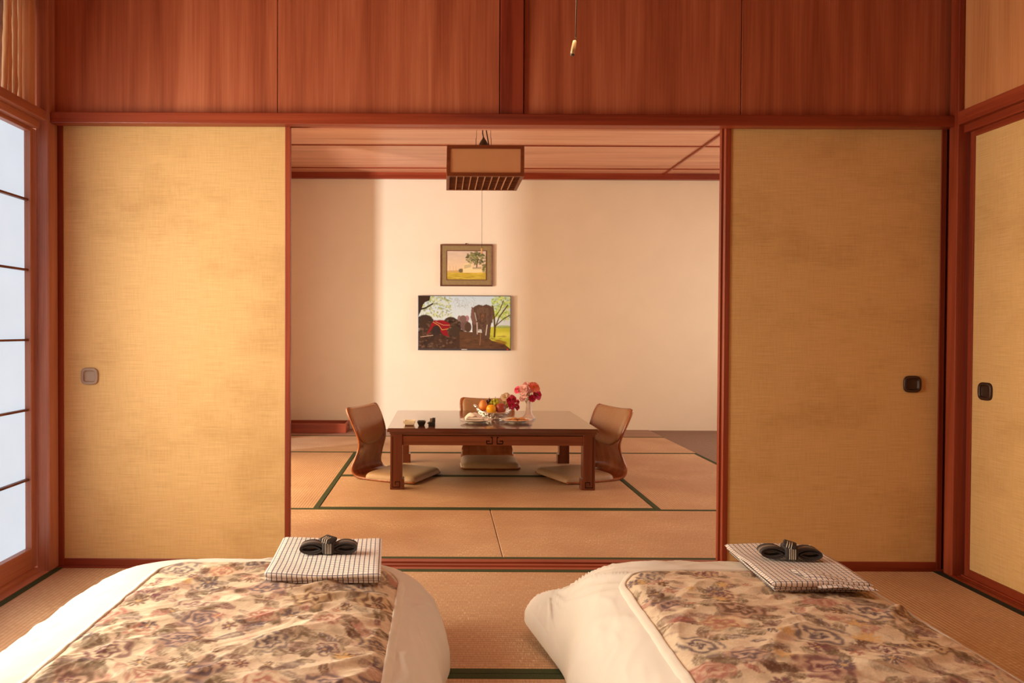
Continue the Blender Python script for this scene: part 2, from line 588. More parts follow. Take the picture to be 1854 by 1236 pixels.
# ---- wall above the doors: cedar panels with fine joints and a central pillar
wf = box('wall_front', -1.75, 3.7, 3.06, 3.13, 1.825, ZC + 0.05, 'panel')
tag(wf, 'cedar panelled wall above the sliding doors', 'wall', kind='structure')
px = [-1.575, -0.665, 0.228, 0.325, 1.199, 2.065]
for a, b_ in ((0, 1), (1, 2), (3, 4), (4, 5)):
    box('wall_panel', px[a] + 0.0012, px[b_] - 0.0012, 3.035, 3.062, 1.826, ZC, 'panel', wf, bev=0.0015, seg=1)
box('pillar', 0.230, 0.322, 3.018, 3.062, 1.826, ZC, 'pillar', wf, bev=0.002)

# ---- corner posts
o = box('trim_4', -1.611, -1.560, 2.985, 3.055, -0.06, ZC, 'post_z', bev=0.004)
tag(o, 'brown corner post between paper window and yellow sliding door', 'post', kind='structure')
o = box('trim_5', 2.032, 2.14, 2.972, 3.025, -0.06, ZC, 'red_z', bev=0.004)
tag(o, 'red brown corner post between the two right hand sliding doors', 'post', kind='structure')

o = box('trim_13', 2.056, 2.16, 3.03, 3.14, -0.06, 1.83, 'red_z')
tag(o, 'door jamb behind the right corner post', 'post', kind='structure')
o = box('trim_14', -1.70, -1.58, 3.058, 3.14, -0.06, 1.83, 'post_z')
tag(o, 'door jamb behind the left corner post', 'post', kind='structure')


# ---- sliding doors
def fusuma(name, x0, x1, y, label, paper='paper_f', pull=None, pull_mat='hikite', st=(0.022, 0.022), top=0.024, bot=0.030, zb=0.0, zt=1.814):
    t = empty(name, ((x0 + x1) / 2, y, zb))
    hw = (x1 - x0) / 2
    h = zt - zb
    th = 0.011
    box('paper_panel', -hw + st[0] * 0.6, hw - st[1] * 0.6, -th * 0.55, th * 0.55, 0.01, h - 0.01, paper, t)
    box('stile', -hw, -hw + st[0], -th, th, 0, h, 'red_z', t, bev=0.002)
    box('stile', hw - st[1], hw, -th, th, 0, h, 'red_z', t, bev=0.002)
    box('rail', -hw + st[0], hw - st[1], -th, th, h - top, h, 'red_x', t, bev=0.002)
    box('rail', -hw + st[0], hw - st[1], -th, th, 0, bot, 'red_x', t, bev=0.002)
    if pull:
        hikite(t, pull[0] - (x0 + x1) / 2, -th * 0.55, pull[1] - zb, pull_mat)
    return tag(t, label, 'sliding door')


def superell(a, n, r, k):
    c, s = math.cos(a), math.sin(a)
    d = (abs(c) ** n + abs(s) ** n) ** (-1 / n)
    return r * d * c * k, r * d * s * k


def hikite(parent, x, y, z, mat):
    """cushion-square recessed finger pull, facing -y"""
    seg = 40
    rings = [(1.0, 0.0, 3.4), (1.0, -0.006, 3.4), (0.93, -0.009, 3.4), (0.68, -0.009, 5), (0.64, -0.0045, 6), (0.61, -0.0012, 6), (0.58, -0.0008, 6)]
    verts, faces = [], []
    for (k, dy, n) in rings:
        for i in range(seg):
            px_, pz_ = superell(2 * PI * i / seg, n, 0.0355, k)
            verts.append((x + px_, y + dy, z + pz_ * 0.97))
    for j in range(len(rings) - 1):
        for i in range(seg):
            l = (i + 1) % seg
            faces.append((j * seg + i, j * seg + l, (j + 1) * seg + l, (j + 1) * seg + i))
    faces.append(tuple((len(rings) - 1) * seg + i for i in range(seg)))
    return pyd('finger_pull', verts, faces, mat, parent, True)


fusuma('sliding_door', -1.575, -0.617, 3.067, 'yellow lit paper sliding door beside the paper window', pull=(-1.434, 0.775), st=(0.035, 0.022))
fusuma('sliding_door', -1.575, -0.627, 3.112, 'sliding door tucked behind the yellow lit door, only its edge showing')
fusuma('sliding_door', 1.148, 2.046, 3.067, 'shaded brown paper sliding door right of the opening', paper='paper_r', pull=(1.918, 0.757), pull_mat='hikite_dark')
fusuma('sliding_door', 1.147, 2.052, 3.112, 'sliding door behind the shaded brown door, only its lit edge showing')

# ---- right bedroom wall: closet doors below, panel above
wr = box('wall_right', 2.14, 2.22, YB, 3.10, 1.80, ZC + 0.05, 'panel_side')
tag(wr, 'cedar panelled wall above the closet doors on the right', 'wall', kind='structure')
for a, b_ in ((2.05, 2.97), (1.13, 2.05), (0.21, 1.13), (-0.71, 0.21), (YB, -0.71)):
    box('wall_panel', 2.052, 2.142, a + 0.001, b_ - 0.001, 1.80, ZC, 'panel_side', wr, bev=0.0015, seg=1)
o = box('trim_6', 2.030, 2.14, YB, 2.975, ZK + 0.002, 1.838, 'red_y', bev=0.003)
tag(o, 'red wood rail above the closet doors on the right wall', 'rail', kind='structure')
o = box('trim_7', 2.055, 2.16, YB, 2.975, 1.755, ZK + 0.004, 'red_y', bev=0.002)
tag(o, 'grooved closet lintel under the right wall rail', 'lintel', kind='structure')
prof = [(2.022, -0.06), (2.022, 0.003), (2.043, 0.003), (2.043, -0.005), (2.053, -0.005), (2.053, 0.003), (2.068, 0.003), (2.068, 0.008), (2.16, 0.008), (2.16, -0.06)]
o = extrude_profile('trim_8', prof, 'y', YB, 2.975, 'red_y')
tag(o, 'red brown sill under the closet doors on the right wall', 'sill', kind='structure')


def side_fusuma(y0, y1, x, label, pull_y=None):
    t = fusuma('closet_door', -(y1 - y0) / 2, (y1 - y0) / 2, 0, label, paper='paper_r', pull=(pull_y, 0.744 ) if pull_y is not None else None,
               pull_mat='hikite_dark', st=(0.024, 0.024), zb=0.008, zt=1.757)
    t.location = (x, (y0 + y1) / 2, 0.008)
    t.rotation_euler = (0, 0, -PI / 2)
    return t


side_fusuma(2.06, 2.962, 2.084, 'worn paper closet door on the right wall', pull_y=-0.353)
side_fusuma(1.15, 2.08, 2.112, 'closet door next to the worn one, on the right wall nearer the camera')

# ---- left bedroom wall: shoji window, rails, bamboo transom, wall towards the camera
wl = empty('wall_left')
tag(wl, 'left wall of the bedroom with an added window opening', 'wall', kind='structure')
box('wall_segment', -1.70, -1.60, YB, 1.38, -0.06, ZC, 'panel', wl)
box('wall_segment', -1.70, -1.60, 1.38, 2.44, -0.06, 0.42, 'panel', wl)  # low wall added under the opening, cuts daylight on bed and floor
box('wall_segment', -1.70, -1.60, 1.38, 2.0, 1.83, ZC, 'panel', wl)
o = box('trim_9', -1.66, -1.562, YB, 2.974, ZK + 0.004, 1.824, 'post_y', bev=0.003)
tag(o, 'brown wooden rail above the paper window on the left', 'rail', kind='structure')
o = box('trim_10', -1.66, -1.590, YB, 2.974, 1.757, ZK + 0.004, 'post_y', bev=0.002)
tag(o, 'wooden lintel over the paper window', 'lintel', kind='structure')
prof = [(-1.72, -0.06), (-1.72, 0.018), (-1.602, 0.018), (-1.602, 0.004), (-1.56, 0.004), (-1.56, -0.06)]
o = extrude_profile('trim_11', prof, 'y', YB, 2.974, 'post_y')
tag(o, 'brown wooden sill under the paper window', 'sill', kind='structure')


def shoji(y0, y1, x, label, name='window_1', paper='shoji'):
    t = empty(name, (x, (y0 + y1) / 2, 0.018))
    hw = (y1 - y0) / 2
    z0, z1 = 0.018, 1.757
    h = z1 - z0
    pz0, pz1 = 0.099 - z0, 1.742 - z0
    # paper glued on the outside of the lattice
    box('paper_sheet', -0.013, -0.011, -hw + 0.03, hw - 0.03, pz0 - 0.02, h - 0.003, paper, t)
    box('stile', -0.015, 0.014, hw - 0.045, hw, 0, h, 'post_z', t, bev=0.002)
    box('stile', -0.015, 0.014, -hw, -hw + 0.062, 0, h, 'post_z', t, bev=0.002)
    box('rail', -0.015, 0.014, -hw + 0.062, hw - 0.045, 0, pz0, 'post_y', t, bev=0.002)
    box('rail', -0.015, 0.014, -hw + 0.062, hw - 0.045, pz1, h, 'post_y', t, bev=0.001)
    for i in range(5):
        z = 0.372 + 0.2755 * i - z0
        box('lattice_bar', -0.011, 0.005, -hw + 0.062, hw - 0.045, z - 0.004, z + 0.004, 'lampwood', t)
    for k in (0.333, 0.667):
        yv = -hw + 0.062 + (2 * hw - 0.124) * k
        if 2 * hw > 0.5 and name != 'window_1':
            box('lattice_bar', -0.011, 0.005, yv - 0.004, yv + 0.004, pz0, pz1, 'lampwood', t)
    tag(t, label, 'paper window', kind='structure')
    return t


shoji(2.44, 3.0, -1.630, 'daylit paper window in brown lattice on the left wall')

# bamboo transom above the window
tr = empty('bamboo_transom', (-1.632, 2.45, 1.824))
tag(tr, 'row of bamboo stalks in the transom above the paper window', 'transom')
box('side_board', -0.030, 0.028, 0.480, 0.520, 0.0, ZC - 1.824, 'bamboo', tr, bev=0.003)
rnd = random.Random(3)
yv = 0.462
k = 0
while yv > -0.44:
    r0 = rnd.uniform(0.0075, 0.0105)
    tilt = rnd.uniform(-0.010, 0.010) if k != 3 else 0.035
    pts, rs = [], []
    for i in range(19):
        f = i / 18
        pts.append((rnd.uniform(-0.001, 0.001), yv + tilt * f, f * (ZC - 1.824)))
        rs.append(r0 * (1.22 if i % 6 == (k * 2) % 6 else 1.0) * (1 - 0.1 * f))
    tube('bamboo_stalk', pts, rs, 'bamboo', tr, seg=10)
    yv -= rnd.uniform(0.034, 0.042)
    k += 1

# added boards outside the transom: dark backdrop, shaping the skylight on the bamboo
o = box('trim_15', -2.10, -2.06, 1.2, 4.6, 2.02, 2.72, 'lampwood')
tag(o, 'dark board added outside the bamboo transom to shape its skylight', 'added board', kind='structure')
o = box('trim_16', -2.10, -1.66, 1.2, 4.6, 2.70, 2.74, 'lampwood')
tag(o, 'dark top board added outside the bamboo transom to shape its skylight', 'added board', kind='structure')

# ---- rest of the shell
o = box('wall_back', -1.75, 2.25, YB - 0.1, YB, -0.06, ZC, 'panel')
tag(o, 'cedar wall behind the camera', 'wall', kind='structure')
o = box('ceiling', -1.75, 2.25, YB - 0.1, 3.10, ZC, ZC + 0.06, 'panel')
tag(o, 'wooden bedroom ceiling', 'ceiling', kind='structure')
o = box('wall_right_lower', 2.17, 2.22, YB, 1.15, -0.06, 1.80, 'plaster')
tag(o, 'lower right wall nearer the camera', 'wall', kind='structure')

# sitting room shell
o = box('wall_far', -1.75, 3.7, YS, YS + 0.1, -0.06, ZC + 0.05, 'plaster')
tag(o, 'cream plaster far wall of the sitting room', 'wall', kind='structure')
ce = box('ceiling', -1.75, 3.7, 3.13, YS + 0.1, ZC + 0.012, ZC + 0.06, 'red_x')
tag(ce, 'cedar board ceiling of the sitting room', 'ceiling', kind='structure')
yb = [3.13, 3.62, 4.49, 5.36, 6.23, 7.10, YS]
for a, b_ in zip(yb[:-1], yb[1:]):
    box('ceiling_board', -1.72, 3.68, a + 0.004, b_ - 0.004, ZC - 0.002, ZC + 0.02, 'ceil', ce, bev=0.003, seg=1)
for q in yb[1:-1]:
    box('ceiling_batten', -1.72, 3.68, q - 0.007, q + 0.007, ZC - 0.010, ZC, 'red_x', ce)
box('ceiling_batten', 2.143, 2.158, 3.15, YS - 0.03, ZC - 0.014, ZC, 'red_y', ce)
o = box('trim_12', -1.70, 3.68, YS - 0.045, YS + 0.01, 2.438, ZC + 0.005, 'red_x', bev=0.003)
tag(o, 'dark red cornice along the top of the far wall', 'cornice', kind='structure')
# left side of the sitting room: wall pieces, closed sunlit shoji, open gap
wl2 = empty('wall_left')
tag(wl2, 'left wall of the sitting room with its window', 'wall', kind='structure')
box('wall_segment', -1.67, -1.57, 3.13, 3.4, -0.06, ZC, 'plaster', wl2)
box('wall_segment', -1.67, -1.57, 3.4, 5.73, 1.80, ZC, 'plaster', wl2)
box('wall_segment', -1.67, -1.57, 5.73, 6.48, 2.2, ZC, 'plaster', wl2)
box('wall_segment', -1.67, -1.57, 6.48, YS, -0.06, ZC, 'plaster', wl2)
box('wall_segment', -1.67, -1.57, 5.62, 5.73, -0.06, 1.80, 'post_z', wl2)
box('wall_segment', -1.67, -1.57, 3.4, 6.48, -0.06, 0.018, 'post_y', wl2)
shoji(3.40, 4.52, -1.62, 'sunlit paper window of the sitting room, near panel', name='window_2', paper='shoji_sun')
shoji(4.50, 5.62, -1.60, 'sunlit paper window of the sitting room, far panel', name='window_3', paper='shoji_sun')
# right side: veranda wall with window opening
wr2 = empty('wall_right')
tag(wr2, 'veranda wall right of the sitting room', 'wall', kind='structure')
box('wall_segment', 3.6, 3.7, 3.13, 4.0, -0.06, ZC, 'plaster', wr2)
box('wall_segment', 3.6, 3.7, 6.8, YS, -0.06, ZC, 'plaster', wr2)
box('wall_segment', 3.6, 3.7, 4.0, 6.8, 2.1, ZC, 'plaster', wr2)
box('wall_segment', 3.6, 3.7, 4.0, 6.8, -0.06, 0.3, 'plaster', wr2)
o = box('wall_divider', 2.16, 3.7, 3.06, 3.13, -0.06, 1.80, 'plaster')
tag(o, 'wall between closet and veranda', 'wall', kind='structure')


# ================================================================== FUTON BEDS
def wrinkle(X, Y, seed, ang, amp):
    rs = np.random.RandomState(seed)
    Z = np.zeros_like(X)
    wx = X + 0.05 * np.sin(7 * Y + seed) + 0.025 * np.sin(17 * Y + 9 * X + 1.3 * seed)
    wy = Y + 0.05 * np.sin(6 * X + 2 * seed) + 0.02 * np.sin(21 * X - 8 * Y)
    for i in range(9):
        a = ang + rs.uniform(-0.45, 0.45)
        f = rs.uniform(13, 46)
        ph = rs.uniform(0, 6.28)
        s = np.sin(f * (math.cos(a) * wx + math.sin(a) * wy) + ph)
        env = 0.5 + 0.5 * np.sin(rs.uniform(3, 8) * X + rs.uniform(3, 8) * Y + rs.uniform(0, 6))
        Z += (1 - np.abs(s)) ** 2.2 * env * (22 / f) ** 0.8
    return amp * (Z - 0.8)


class Bed:
    def __init__(s, cx, y0, y1, W, H, seed, fx, fw, fy1, ang, corner=0.0):
        s.cx, s.cy, s.W, s.L, s.H = cx, (y0 + y1) / 2, W, (y1 - y0) / 2, H
        s.seed, s.fx, s.fw, s.fy1, s.ang, s.corner = seed, fx, fw, fy1, ang, corner

    def z(s, X, Y, wr=True):
        """height over the floor of the cover at world X, Y"""
        u = np.abs((X - s.cx) / s.W)
        v = np.abs((Y - s.cy) / s.L)
        rho = np.clip((u ** 5 + v ** 14) ** (1 / 6.0), 0, 0.9999)
        Z = s.H * (1 - rho ** 6) ** (1 / 2.0)
        if wr:
            Z = Z + wrinkle(X, Y, s.seed, s.ang, 0.0025) * (1 - rho ** 8)
        return Z


def paint_floral(X, Y, seed):
    """old-fashioned faded floral print, in cloth coordinates (metres)"""
    rs = np.random.RandomState(seed)
    C = np.zeros(X.shape + (3,))
    C[:] = srgb(220, 196, 168)
    plum, slate, rose, olive, gold, brown, pale = (srgb(122, 78, 82), srgb(106, 88, 94), srgb(172, 112, 98), srgb(118, 96, 74),
                                                 srgb(214, 172, 116), srgb(110, 78, 62), srgb(232, 208, 176))
    grain = rs.rand(*X.shape)
    # smooth noise fields used to break up every outline
    def field(f, s_):
        r = np.random.RandomState(s_)
        Z = np.zeros_like(X)
        for _ in range(7):
            a = r.uniform(0, 6.28)
            k = f * r.uniform(0.6, 1.6)
            Z += np.sin(k * (X * math.cos(a) + Y * math.sin(a)) + r.uniform(0, 6.28) + 1.3 * np.sin(0.6 * k * (Y * math.cos(a) - X * math.sin(a)) + r.uniform(0, 6)))
        return Z / 3.5
    n1, n2, n3 = field(60, seed), field(110, seed + 1), field(220, seed + 2)

    def blend(mask, sl, col):
        sub = C[sl]
        sub += (col - sub) * np.clip(mask, 0, 1)[..., None]

    full = (slice(None), slice(None))
    blend(np.clip(n1 - 0.25, 0, 1) * 0.4, full, rose)
    blend(np.clip(-n1 - 0.35, 0, 1) * 0.4, full, olive)
    blend(np.clip(n2 - 0.5, 0, 1) * 0.5, full, pale)
    xs = X[:, 0]
    ys = Y[0, :]

    def window(x, y, r):
        i0, i1 = np.searchsorted(xs, [x - r, x + r])
        j0, j1 = np.searchsorted(ys, [y - r, y + r])
        if i1 - i0 < 2 or j1 - j0 < 2:
            return None
        sl = (slice(i0, i1), slice(j0, j1))
        return sl, X[sl] - x + 0.003 * n3[sl], Y[sl] - y + 0.003 * n2[sl]

    def leaf(x, y, L, Wd, a, col, al):
        q = window(x, y, L * 1.1)
        if q is None:
            return
        sl, dx, dy = q
        u = (dx * math.cos(a) + dy * math.sin(a)) / L
        v = (-dx * math.sin(a) + dy * math.cos(a)) / Wd
        d = v ** 2 + u ** 2 * (1 + 0.5 * u) + 0.15 * n3[sl]
        m = np.clip((1 - d) * 5, 0, 1) * al
        vein = 0.45 + 0.55 * np.clip(np.abs(np.sin(8 * u + 5 * np.abs(v))) * 1.5, 0, 1)
        vein = vein * np.clip(np.abs(v) * 7, 0.45, 1) * (0.8 + 0.3 * n2[sl])
        blend(m * vein, sl, col)

    def rose_(x, y, R, col, col2):
        q = window(x, y, R * 1.35)
        if q is None:
            return
        sl, dx, dy = q
        e = rs.uniform(0.7, 1.0)
        a0 = rs.uniform(0, 6.28)
        dx, dy = dx * math.cos(a0) + dy * math.sin(a0), (-dx * math.sin(a0) + dy * math.cos(a0)) / e
        r = np.sqrt(dx ** 2 + dy ** 2) / R
        t = np.arctan2(dy, dx)
        npet = rs.randint(4, 7)
        edge = 1 + 0.13 * np.cos(npet * t + rs.uniform(0, 6)) + 0.12 * n2[sl]
        inside = np.clip((edge - r) * 5, 0, 1)
        sp = np.sin(2 * PI * (r * 2.3 + 0.22 * np.sin(npet * t + 4 * r) + 0.16 * n1[sl]) + t)
        blend(inside * 0.7, sl, pale * 0.3 + col2 * 0.5 + col * 0.2)
        blend(inside * np.clip(sp * 0.75 + 0.42 + 0.3 * n3[sl], 0, 1) * (0.72 + 0.28 * np.clip(1.1 - r, 0, 1)), sl, col)
        blend(inside * np.clip((0.30 - r) * 5, 0, 1) * 0.5, sl, col * 0.7)

    def daisy(x, y, R, col, cen):
        q = window(x, y, R * 1.2)
        if q is None:
            return
        sl, dx, dy = q
        r = np.sqrt(dx ** 2 + dy ** 2) / R
        t = np.arctan2(dy, dx)
        k = rs.randint(6, 11)
        pet = np.abs(np.cos(k / 2 * t + rs.uniform(0, 3))) ** 0.6
        m = np.clip((pet - r) * 6, 0, 1)
        blend(m * (0.6 + 0.35 * np.abs(np.sin(4 * k * t))), sl, col)
        blend(np.clip((0.26 - r) * 10, 0, 1) * 0.7, sl, cen)

    def stem(x, y, a, L, col):
        for i in range(int(L / 0.006)):
            x += 0.006 * math.cos(a)
            y += 0.006 * math.sin(a)
            a += rs.uniform(-0.16, 0.16)
            q = window(x, y, 0.008)
            if q is None:
                continue
            sl, dx, dy = q
            blend(np.clip((0.0036 - np.sqrt(dx ** 2 + dy ** 2)) * 500, 0, 1) * 0.35, sl, col)

    x0, x1, y0, y1 = xs[0], xs[-1], ys[0], ys[-1]
    A = (x1 - x0) * (y1 - y0)
    for i in range(int(A * 150)):
        stem(rs.uniform(x0, x1), rs.uniform(y0, y1), rs.uniform(0, 6.28), rs.uniform(0.05, 0.12), [olive, brown, plum][i % 3])
    for i in range(int(A * 300)):
        L = rs.uniform(0.014, 0.040)
        leaf(rs.uniform(x0, x1), rs.uniform(y0, y1), L, L * rs.uniform(0.35, 0.65), rs.uniform(0, 6.28),
             [olive, brown, olive, slate, rose, plum][rs.randint(6)], rs.uniform(0.55, 0.95))
    spots = []
    tries = 0
    while len(spots) < A * 52 and tries < 5000:
        tries += 1
        p = (rs.uniform(x0, x1), rs.uniform(y0, y1))
        if all((p[0] - q[0]) ** 2 + (p[1] - q[1]) ** 2 > 0.098 ** 2 for q in spots):
            spots.append(p)
    for i, (x, y) in enumerate(spots):
        R = rs.uniform(0.036, 0.070)
        c = [slate, rose, plum, rose, slate, brown][i % 6]
        for k in range(5):
            a = rs.uniform(0, 6.28)
            leaf(x + R * 1.1 * math.cos(a), y + R * 1.1 * math.sin(a), rs.uniform(0.02, 0.036), 0.015, a + rs.uniform(-0.6, 0.6), [olive, brown][k % 2], 0.95)
        rose_(x, y, R, c, [rose, gold, pale][rs.randint(3)])
    for i in range(int(A * 70)):
        daisy(rs.uniform(x0, x1), rs.uniform(y0, y1), rs.uniform(0.012, 0.032), [plum, slate, rose, gold, brown][rs.randint(5)], gold)
    C *= (0.95 + 0.14 * grain)[..., None]
    return np.clip(C, 0, 1)


def rrect_d(X, Y, hx, hy, r):
    """signed distance to a rounded rectangle"""
    qx = np.abs(X) - (hx - r)
    qy = np.abs(Y) - (hy - r)
    return np.sqrt(np.maximum(qx, 0) ** 2 + np.maximum(qy, 0) ** 2) + np.minimum(np.maximum(qx, qy), 0) - r


def build_bed(b, label):
    t = empty('futon_bed', (b.cx, b.cy, 0.0))
    tag(t, label, 'bed')
    # white cover
    n = 230
    s = np.linspace(-1, 1, n)
    S, T = np.meshgrid(s, s, indexing='ij')
    m = np.maximum(np.abs(S), np.abs(T))
    q = (np.abs(S) ** 9 + np.abs(T) ** 9) ** (1 / 9.0)
    k = np.where(m > 1e-6, np.sin(m * PI / 2) / np.maximum(q, 1e-6), 0)
    # square -> rounded outline, edges sampled densely
    X = b.cx + b.W * np.sign(S) * (np.abs(S * k))
    Y = b.cy + b.L * np.sign(T) * (np.abs(T * k))
    Z = b.z(X, Y)
    Z[m > 0.999] = 0.0
    # loosely hanging sides: soft folds along the border
    rho = np.clip(m, 0, 1)
    side = np.clip((rho - 0.55) / 0.45, 0, 1)
    fold = np.sin(9.0 * Y + 2.1 * b.seed) * 0.012 + np.sin(23 * Y + b.seed) * 0.006
    X = X + np.sign(S) * side * fold * (np.abs(S) > np.abs(T) * 0.8)
    crease = wrinkle(X * 1.6, Y * 1.6, b.seed + 2, b.ang + 0.9, 0.004 if b.corner else 0.008)
    Z = Z + crease * np.clip((rho - 0.4) * 3, 0, 1) * np.clip((1 - rho) * 12, 0, 1) * (np.abs(S) > np.abs(T))
    if b.corner:
        wgt = np.exp(-(((S + 1) / 0.19) ** 2 + ((T - 0.97) / 0.17) ** 2))
        X = X - 0.105 * b.corner * wgt
        Y = Y + 0.02 * b.corner * wgt
        Z = Z + 0.115 * b.corner * np.exp(-(((S + 1) / 0.22) ** 2 + ((T - 0.98) / 0.20) ** 2)) * (1 - m ** 10 * 0.45)
    if b.corner:
        # creases fanning out from the poking corner
        ex, ey = b.cx - b.W, b.cy + b.L * 0.93
        th_, dd = np.arctan2(Y - ey, X - ex), np.hypot(X - ex, Y - ey)
        fan = (1 - np.abs(np.sin(8.5 * th_ + 1.5 * np.sin(9 * dd)))) ** 3 + 0.6 * (1 - np.abs(np.sin(15 * th_ + 0.7 + np.sin(14 * dd)))) ** 3
        env = np.clip(dd / 0.09, 0, 1) * np.exp(-(dd / 0.42) ** 2) * np.clip((1 - rho) * 9, 0, 1) * np.clip((rho - 0.3) * 5, 0, 1)
        Z = Z + 0.013 * fan * env * 0.8
    P = np.stack([X - b.cx, Y - b.cy, np.maximum(Z, 0)], -1)
    grid_mesh('duvet_cover', P, 'sheet', t)
    # floral quilt showing in the cover's window
    y0 = b.cy - b.L + 0.30
    hy = (b.fy1 - y0) / 2
    cyq = (b.fy1 + y0) / 2
    st = 0.0036
    xs = np.arange(-b.fw - 0.0, b.fw + st, st)
    ys = np.arange(-hy, hy + st, st)
    QX, QY = np.meshgrid(xs, ys, indexing='ij')
    d = rrect_d(QX, QY, b.fw, hy, 0.10)
    # squeeze the grid's corners onto the rounded outline
    over = np.maximum(d, 0)
    gx = np.maximum(np.abs(QX) - (b.fw - 0.10), 0) * np.sign(QX)
    gy = np.maximum(np.abs(QY) - (hy - 0.10), 0) * np.sign(QY)
    gl = np.sqrt(gx ** 2 + gy ** 2) + 1e-9
    QX2 = QX - over * gx / gl
    QY2 = QY - over * gy / gl
    WX, WY = QX2 + b.fx, QY2 + cyq
    edge = np.clip(-rrect_d(QX2, QY2, b.fw, hy, 0.10) / 0.03, 0, 1)
    Zq = b.z(WX, WY) + 0.004 + edge * (0.008 + wrinkle(WX, WY, b.seed + 5, b.ang + 0.15, 0.0052 if b.corner else 0.0078))
    Zq = np.maximum(Zq, b.z(WX, WY) + 0.003)
    C = paint_floral(QX, QY, b.seed + 11)
    grid_mesh('floral_quilt', np.stack([WX - b.cx, WY - b.cy, Zq], -1), 'floral', t, col=C)
    # stitched hem around the window
    pts = []
    r = 0.10
    cs = [(b.fw - r, hy - r, 0), (-b.fw + r, hy - r, 90), (-b.fw + r, -hy + r, 180), (b.fw - r, -hy + r, 270)]
    raw = []
    for (cx_, cy_, a0) in cs:
        for i in range(13):
            a = math.radians(a0 + 90 * i / 12)
            raw.append((cx_ + r * math.cos(a), cy_ + r * math.sin(a)))
    out = []
    for i in range(len(raw)):
        a, c = raw[i], raw[(i + 1) % len(raw)]
        L = math.hypot(c[0] - a[0], c[1] - a[1])
        kk = max(1, int(L / 0.02))
        for j in range(kk):
            out.append((a[0] + (c[0] - a[0]) * j / kk + b.fx, a[1] + (c[1] - a[1]) * j / kk + cyq))
    ox = np.array([p[0] for p in out])
    oy = np.array([p[1] for p in out])
    oz = b.z(ox, oy) + 0.006
    # flat hem band: cross-section of 5 points
    nx = np.gradient(np.r_[oy[-1], oy, oy[0]])[1:-1]
    ny = -np.gradient(np.r_[ox[-1], ox, ox[0]])[1:-1]
    ln = np.sqrt(nx ** 2 + ny ** 2)
    nx, ny = nx / ln, ny / ln
    rows = []
    for (w_, h_) in ((-0.004, -0.004), (-0.004, 0.004), (-0.001, 0.0055), (0.003, 0.0045), (0.008, 0.0035), (0.013, 0.002), (0.016, -0.006)):
        px_, py_ = ox + nx * w_, oy + ny * w_
        rows.append(np.stack([px_ - b.cx, py_ - b.cy, b.z(px_, py_) + 0.004 + h_], -1))
    grid_mesh('hem', np.stack(rows, 1), 'piping', t, close_u=True)
    return t


bedL = Bed(-0.545, 0.35, 2.45, 0.565, 0.280, 3, -0.462, 0.345, 2.215, math.radians(115))
bedR = Bed(0.825, 0.35, 2.42, 0.492, 0.285, 8, 0.835, 0.335, 2.125, math.radians(100), corner=1.0)
build_bed(bedL, 'white covered futon with floral quilt, on the left by the paper window')
build_bed(bedR, 'white covered futon with floral quilt, on the right with a corner poking out')


# ================================================================== FOLDED YUKATA AND SASHES
def cloth_slab(name, parent, x0, x1, y0, y1, z0, th, seed, skew=0.0, amp=0.003):
    """one folded layer of cloth: rounded slab with rippled top, UV in cloth metres"""
    rs = np.random.RandomState(seed)
    r = th / 2
    prof = []
    for i in range(26):
        prof.append((y0 + r + (y1 - y0 - 2 * r) * i / 25, th))
    for i in range(1, 7):
        a = PI / 2 - PI * i / 6
        prof.append((y1 - r + r * math.cos(a), r + r * math.sin(a)))
    for i in range(1, 26):
        prof.append((y1 - r - (y1 - y0 - 2 * r) * i / 25, 0))
    for i in range(1, 7):
        a = -PI / 2 - PI * i / 6
        prof.append((y0 + r + r * math.cos(a), r + r * math.sin(a)))
    prof = np.array(prof)
    nx = 34
    xs = np.linspace(0, 1, nx)
    arc = np.r_[0, np.cumsum(np.hypot(*np.diff(prof, axis=0).T))]
    f = (prof[:, 0] - y0) / (y1 - y0)
    X = x0 + (x1 - x0) * xs[:, None] + skew * (f[None, :] - 0.5)
    Y = np.repeat(prof[None, :, 0], nx, 0)
    endf = np.clip(np.minimum(xs, 1 - xs) / 0.02, 0, 1)[:, None]
    zc = th / 2
    Z = zc + (prof[None, :, 1] - zc) * (0.25 + 0.75 * np.sqrt(endf))
    Z = Z + amp * (np.sin(19 * X + rs.uniform(0, 6) + 3 * np.sin(9 * Y)) + 0.6 * np.sin(33 * Y + 12 * X + rs.uniform(0, 6)) - 0.4 + 0.8 * np.sin(8 * Y + rs.uniform(0, 6))) * (prof[None, :, 1] > th * 0.3)
    Y = Y + 0.004 * np.sin(14 * X + rs.uniform(0, 6))
    U = np.repeat((x0 + (x1 - x0) * xs)[:, None], len(prof), 1)
    V = np.repeat(arc[None, :], nx, 0)
    P = np.stack([X, Y, Z + z0], -1)
    return grid_mesh(name, P, 'check', parent, uv=np.stack([U, V], -1))


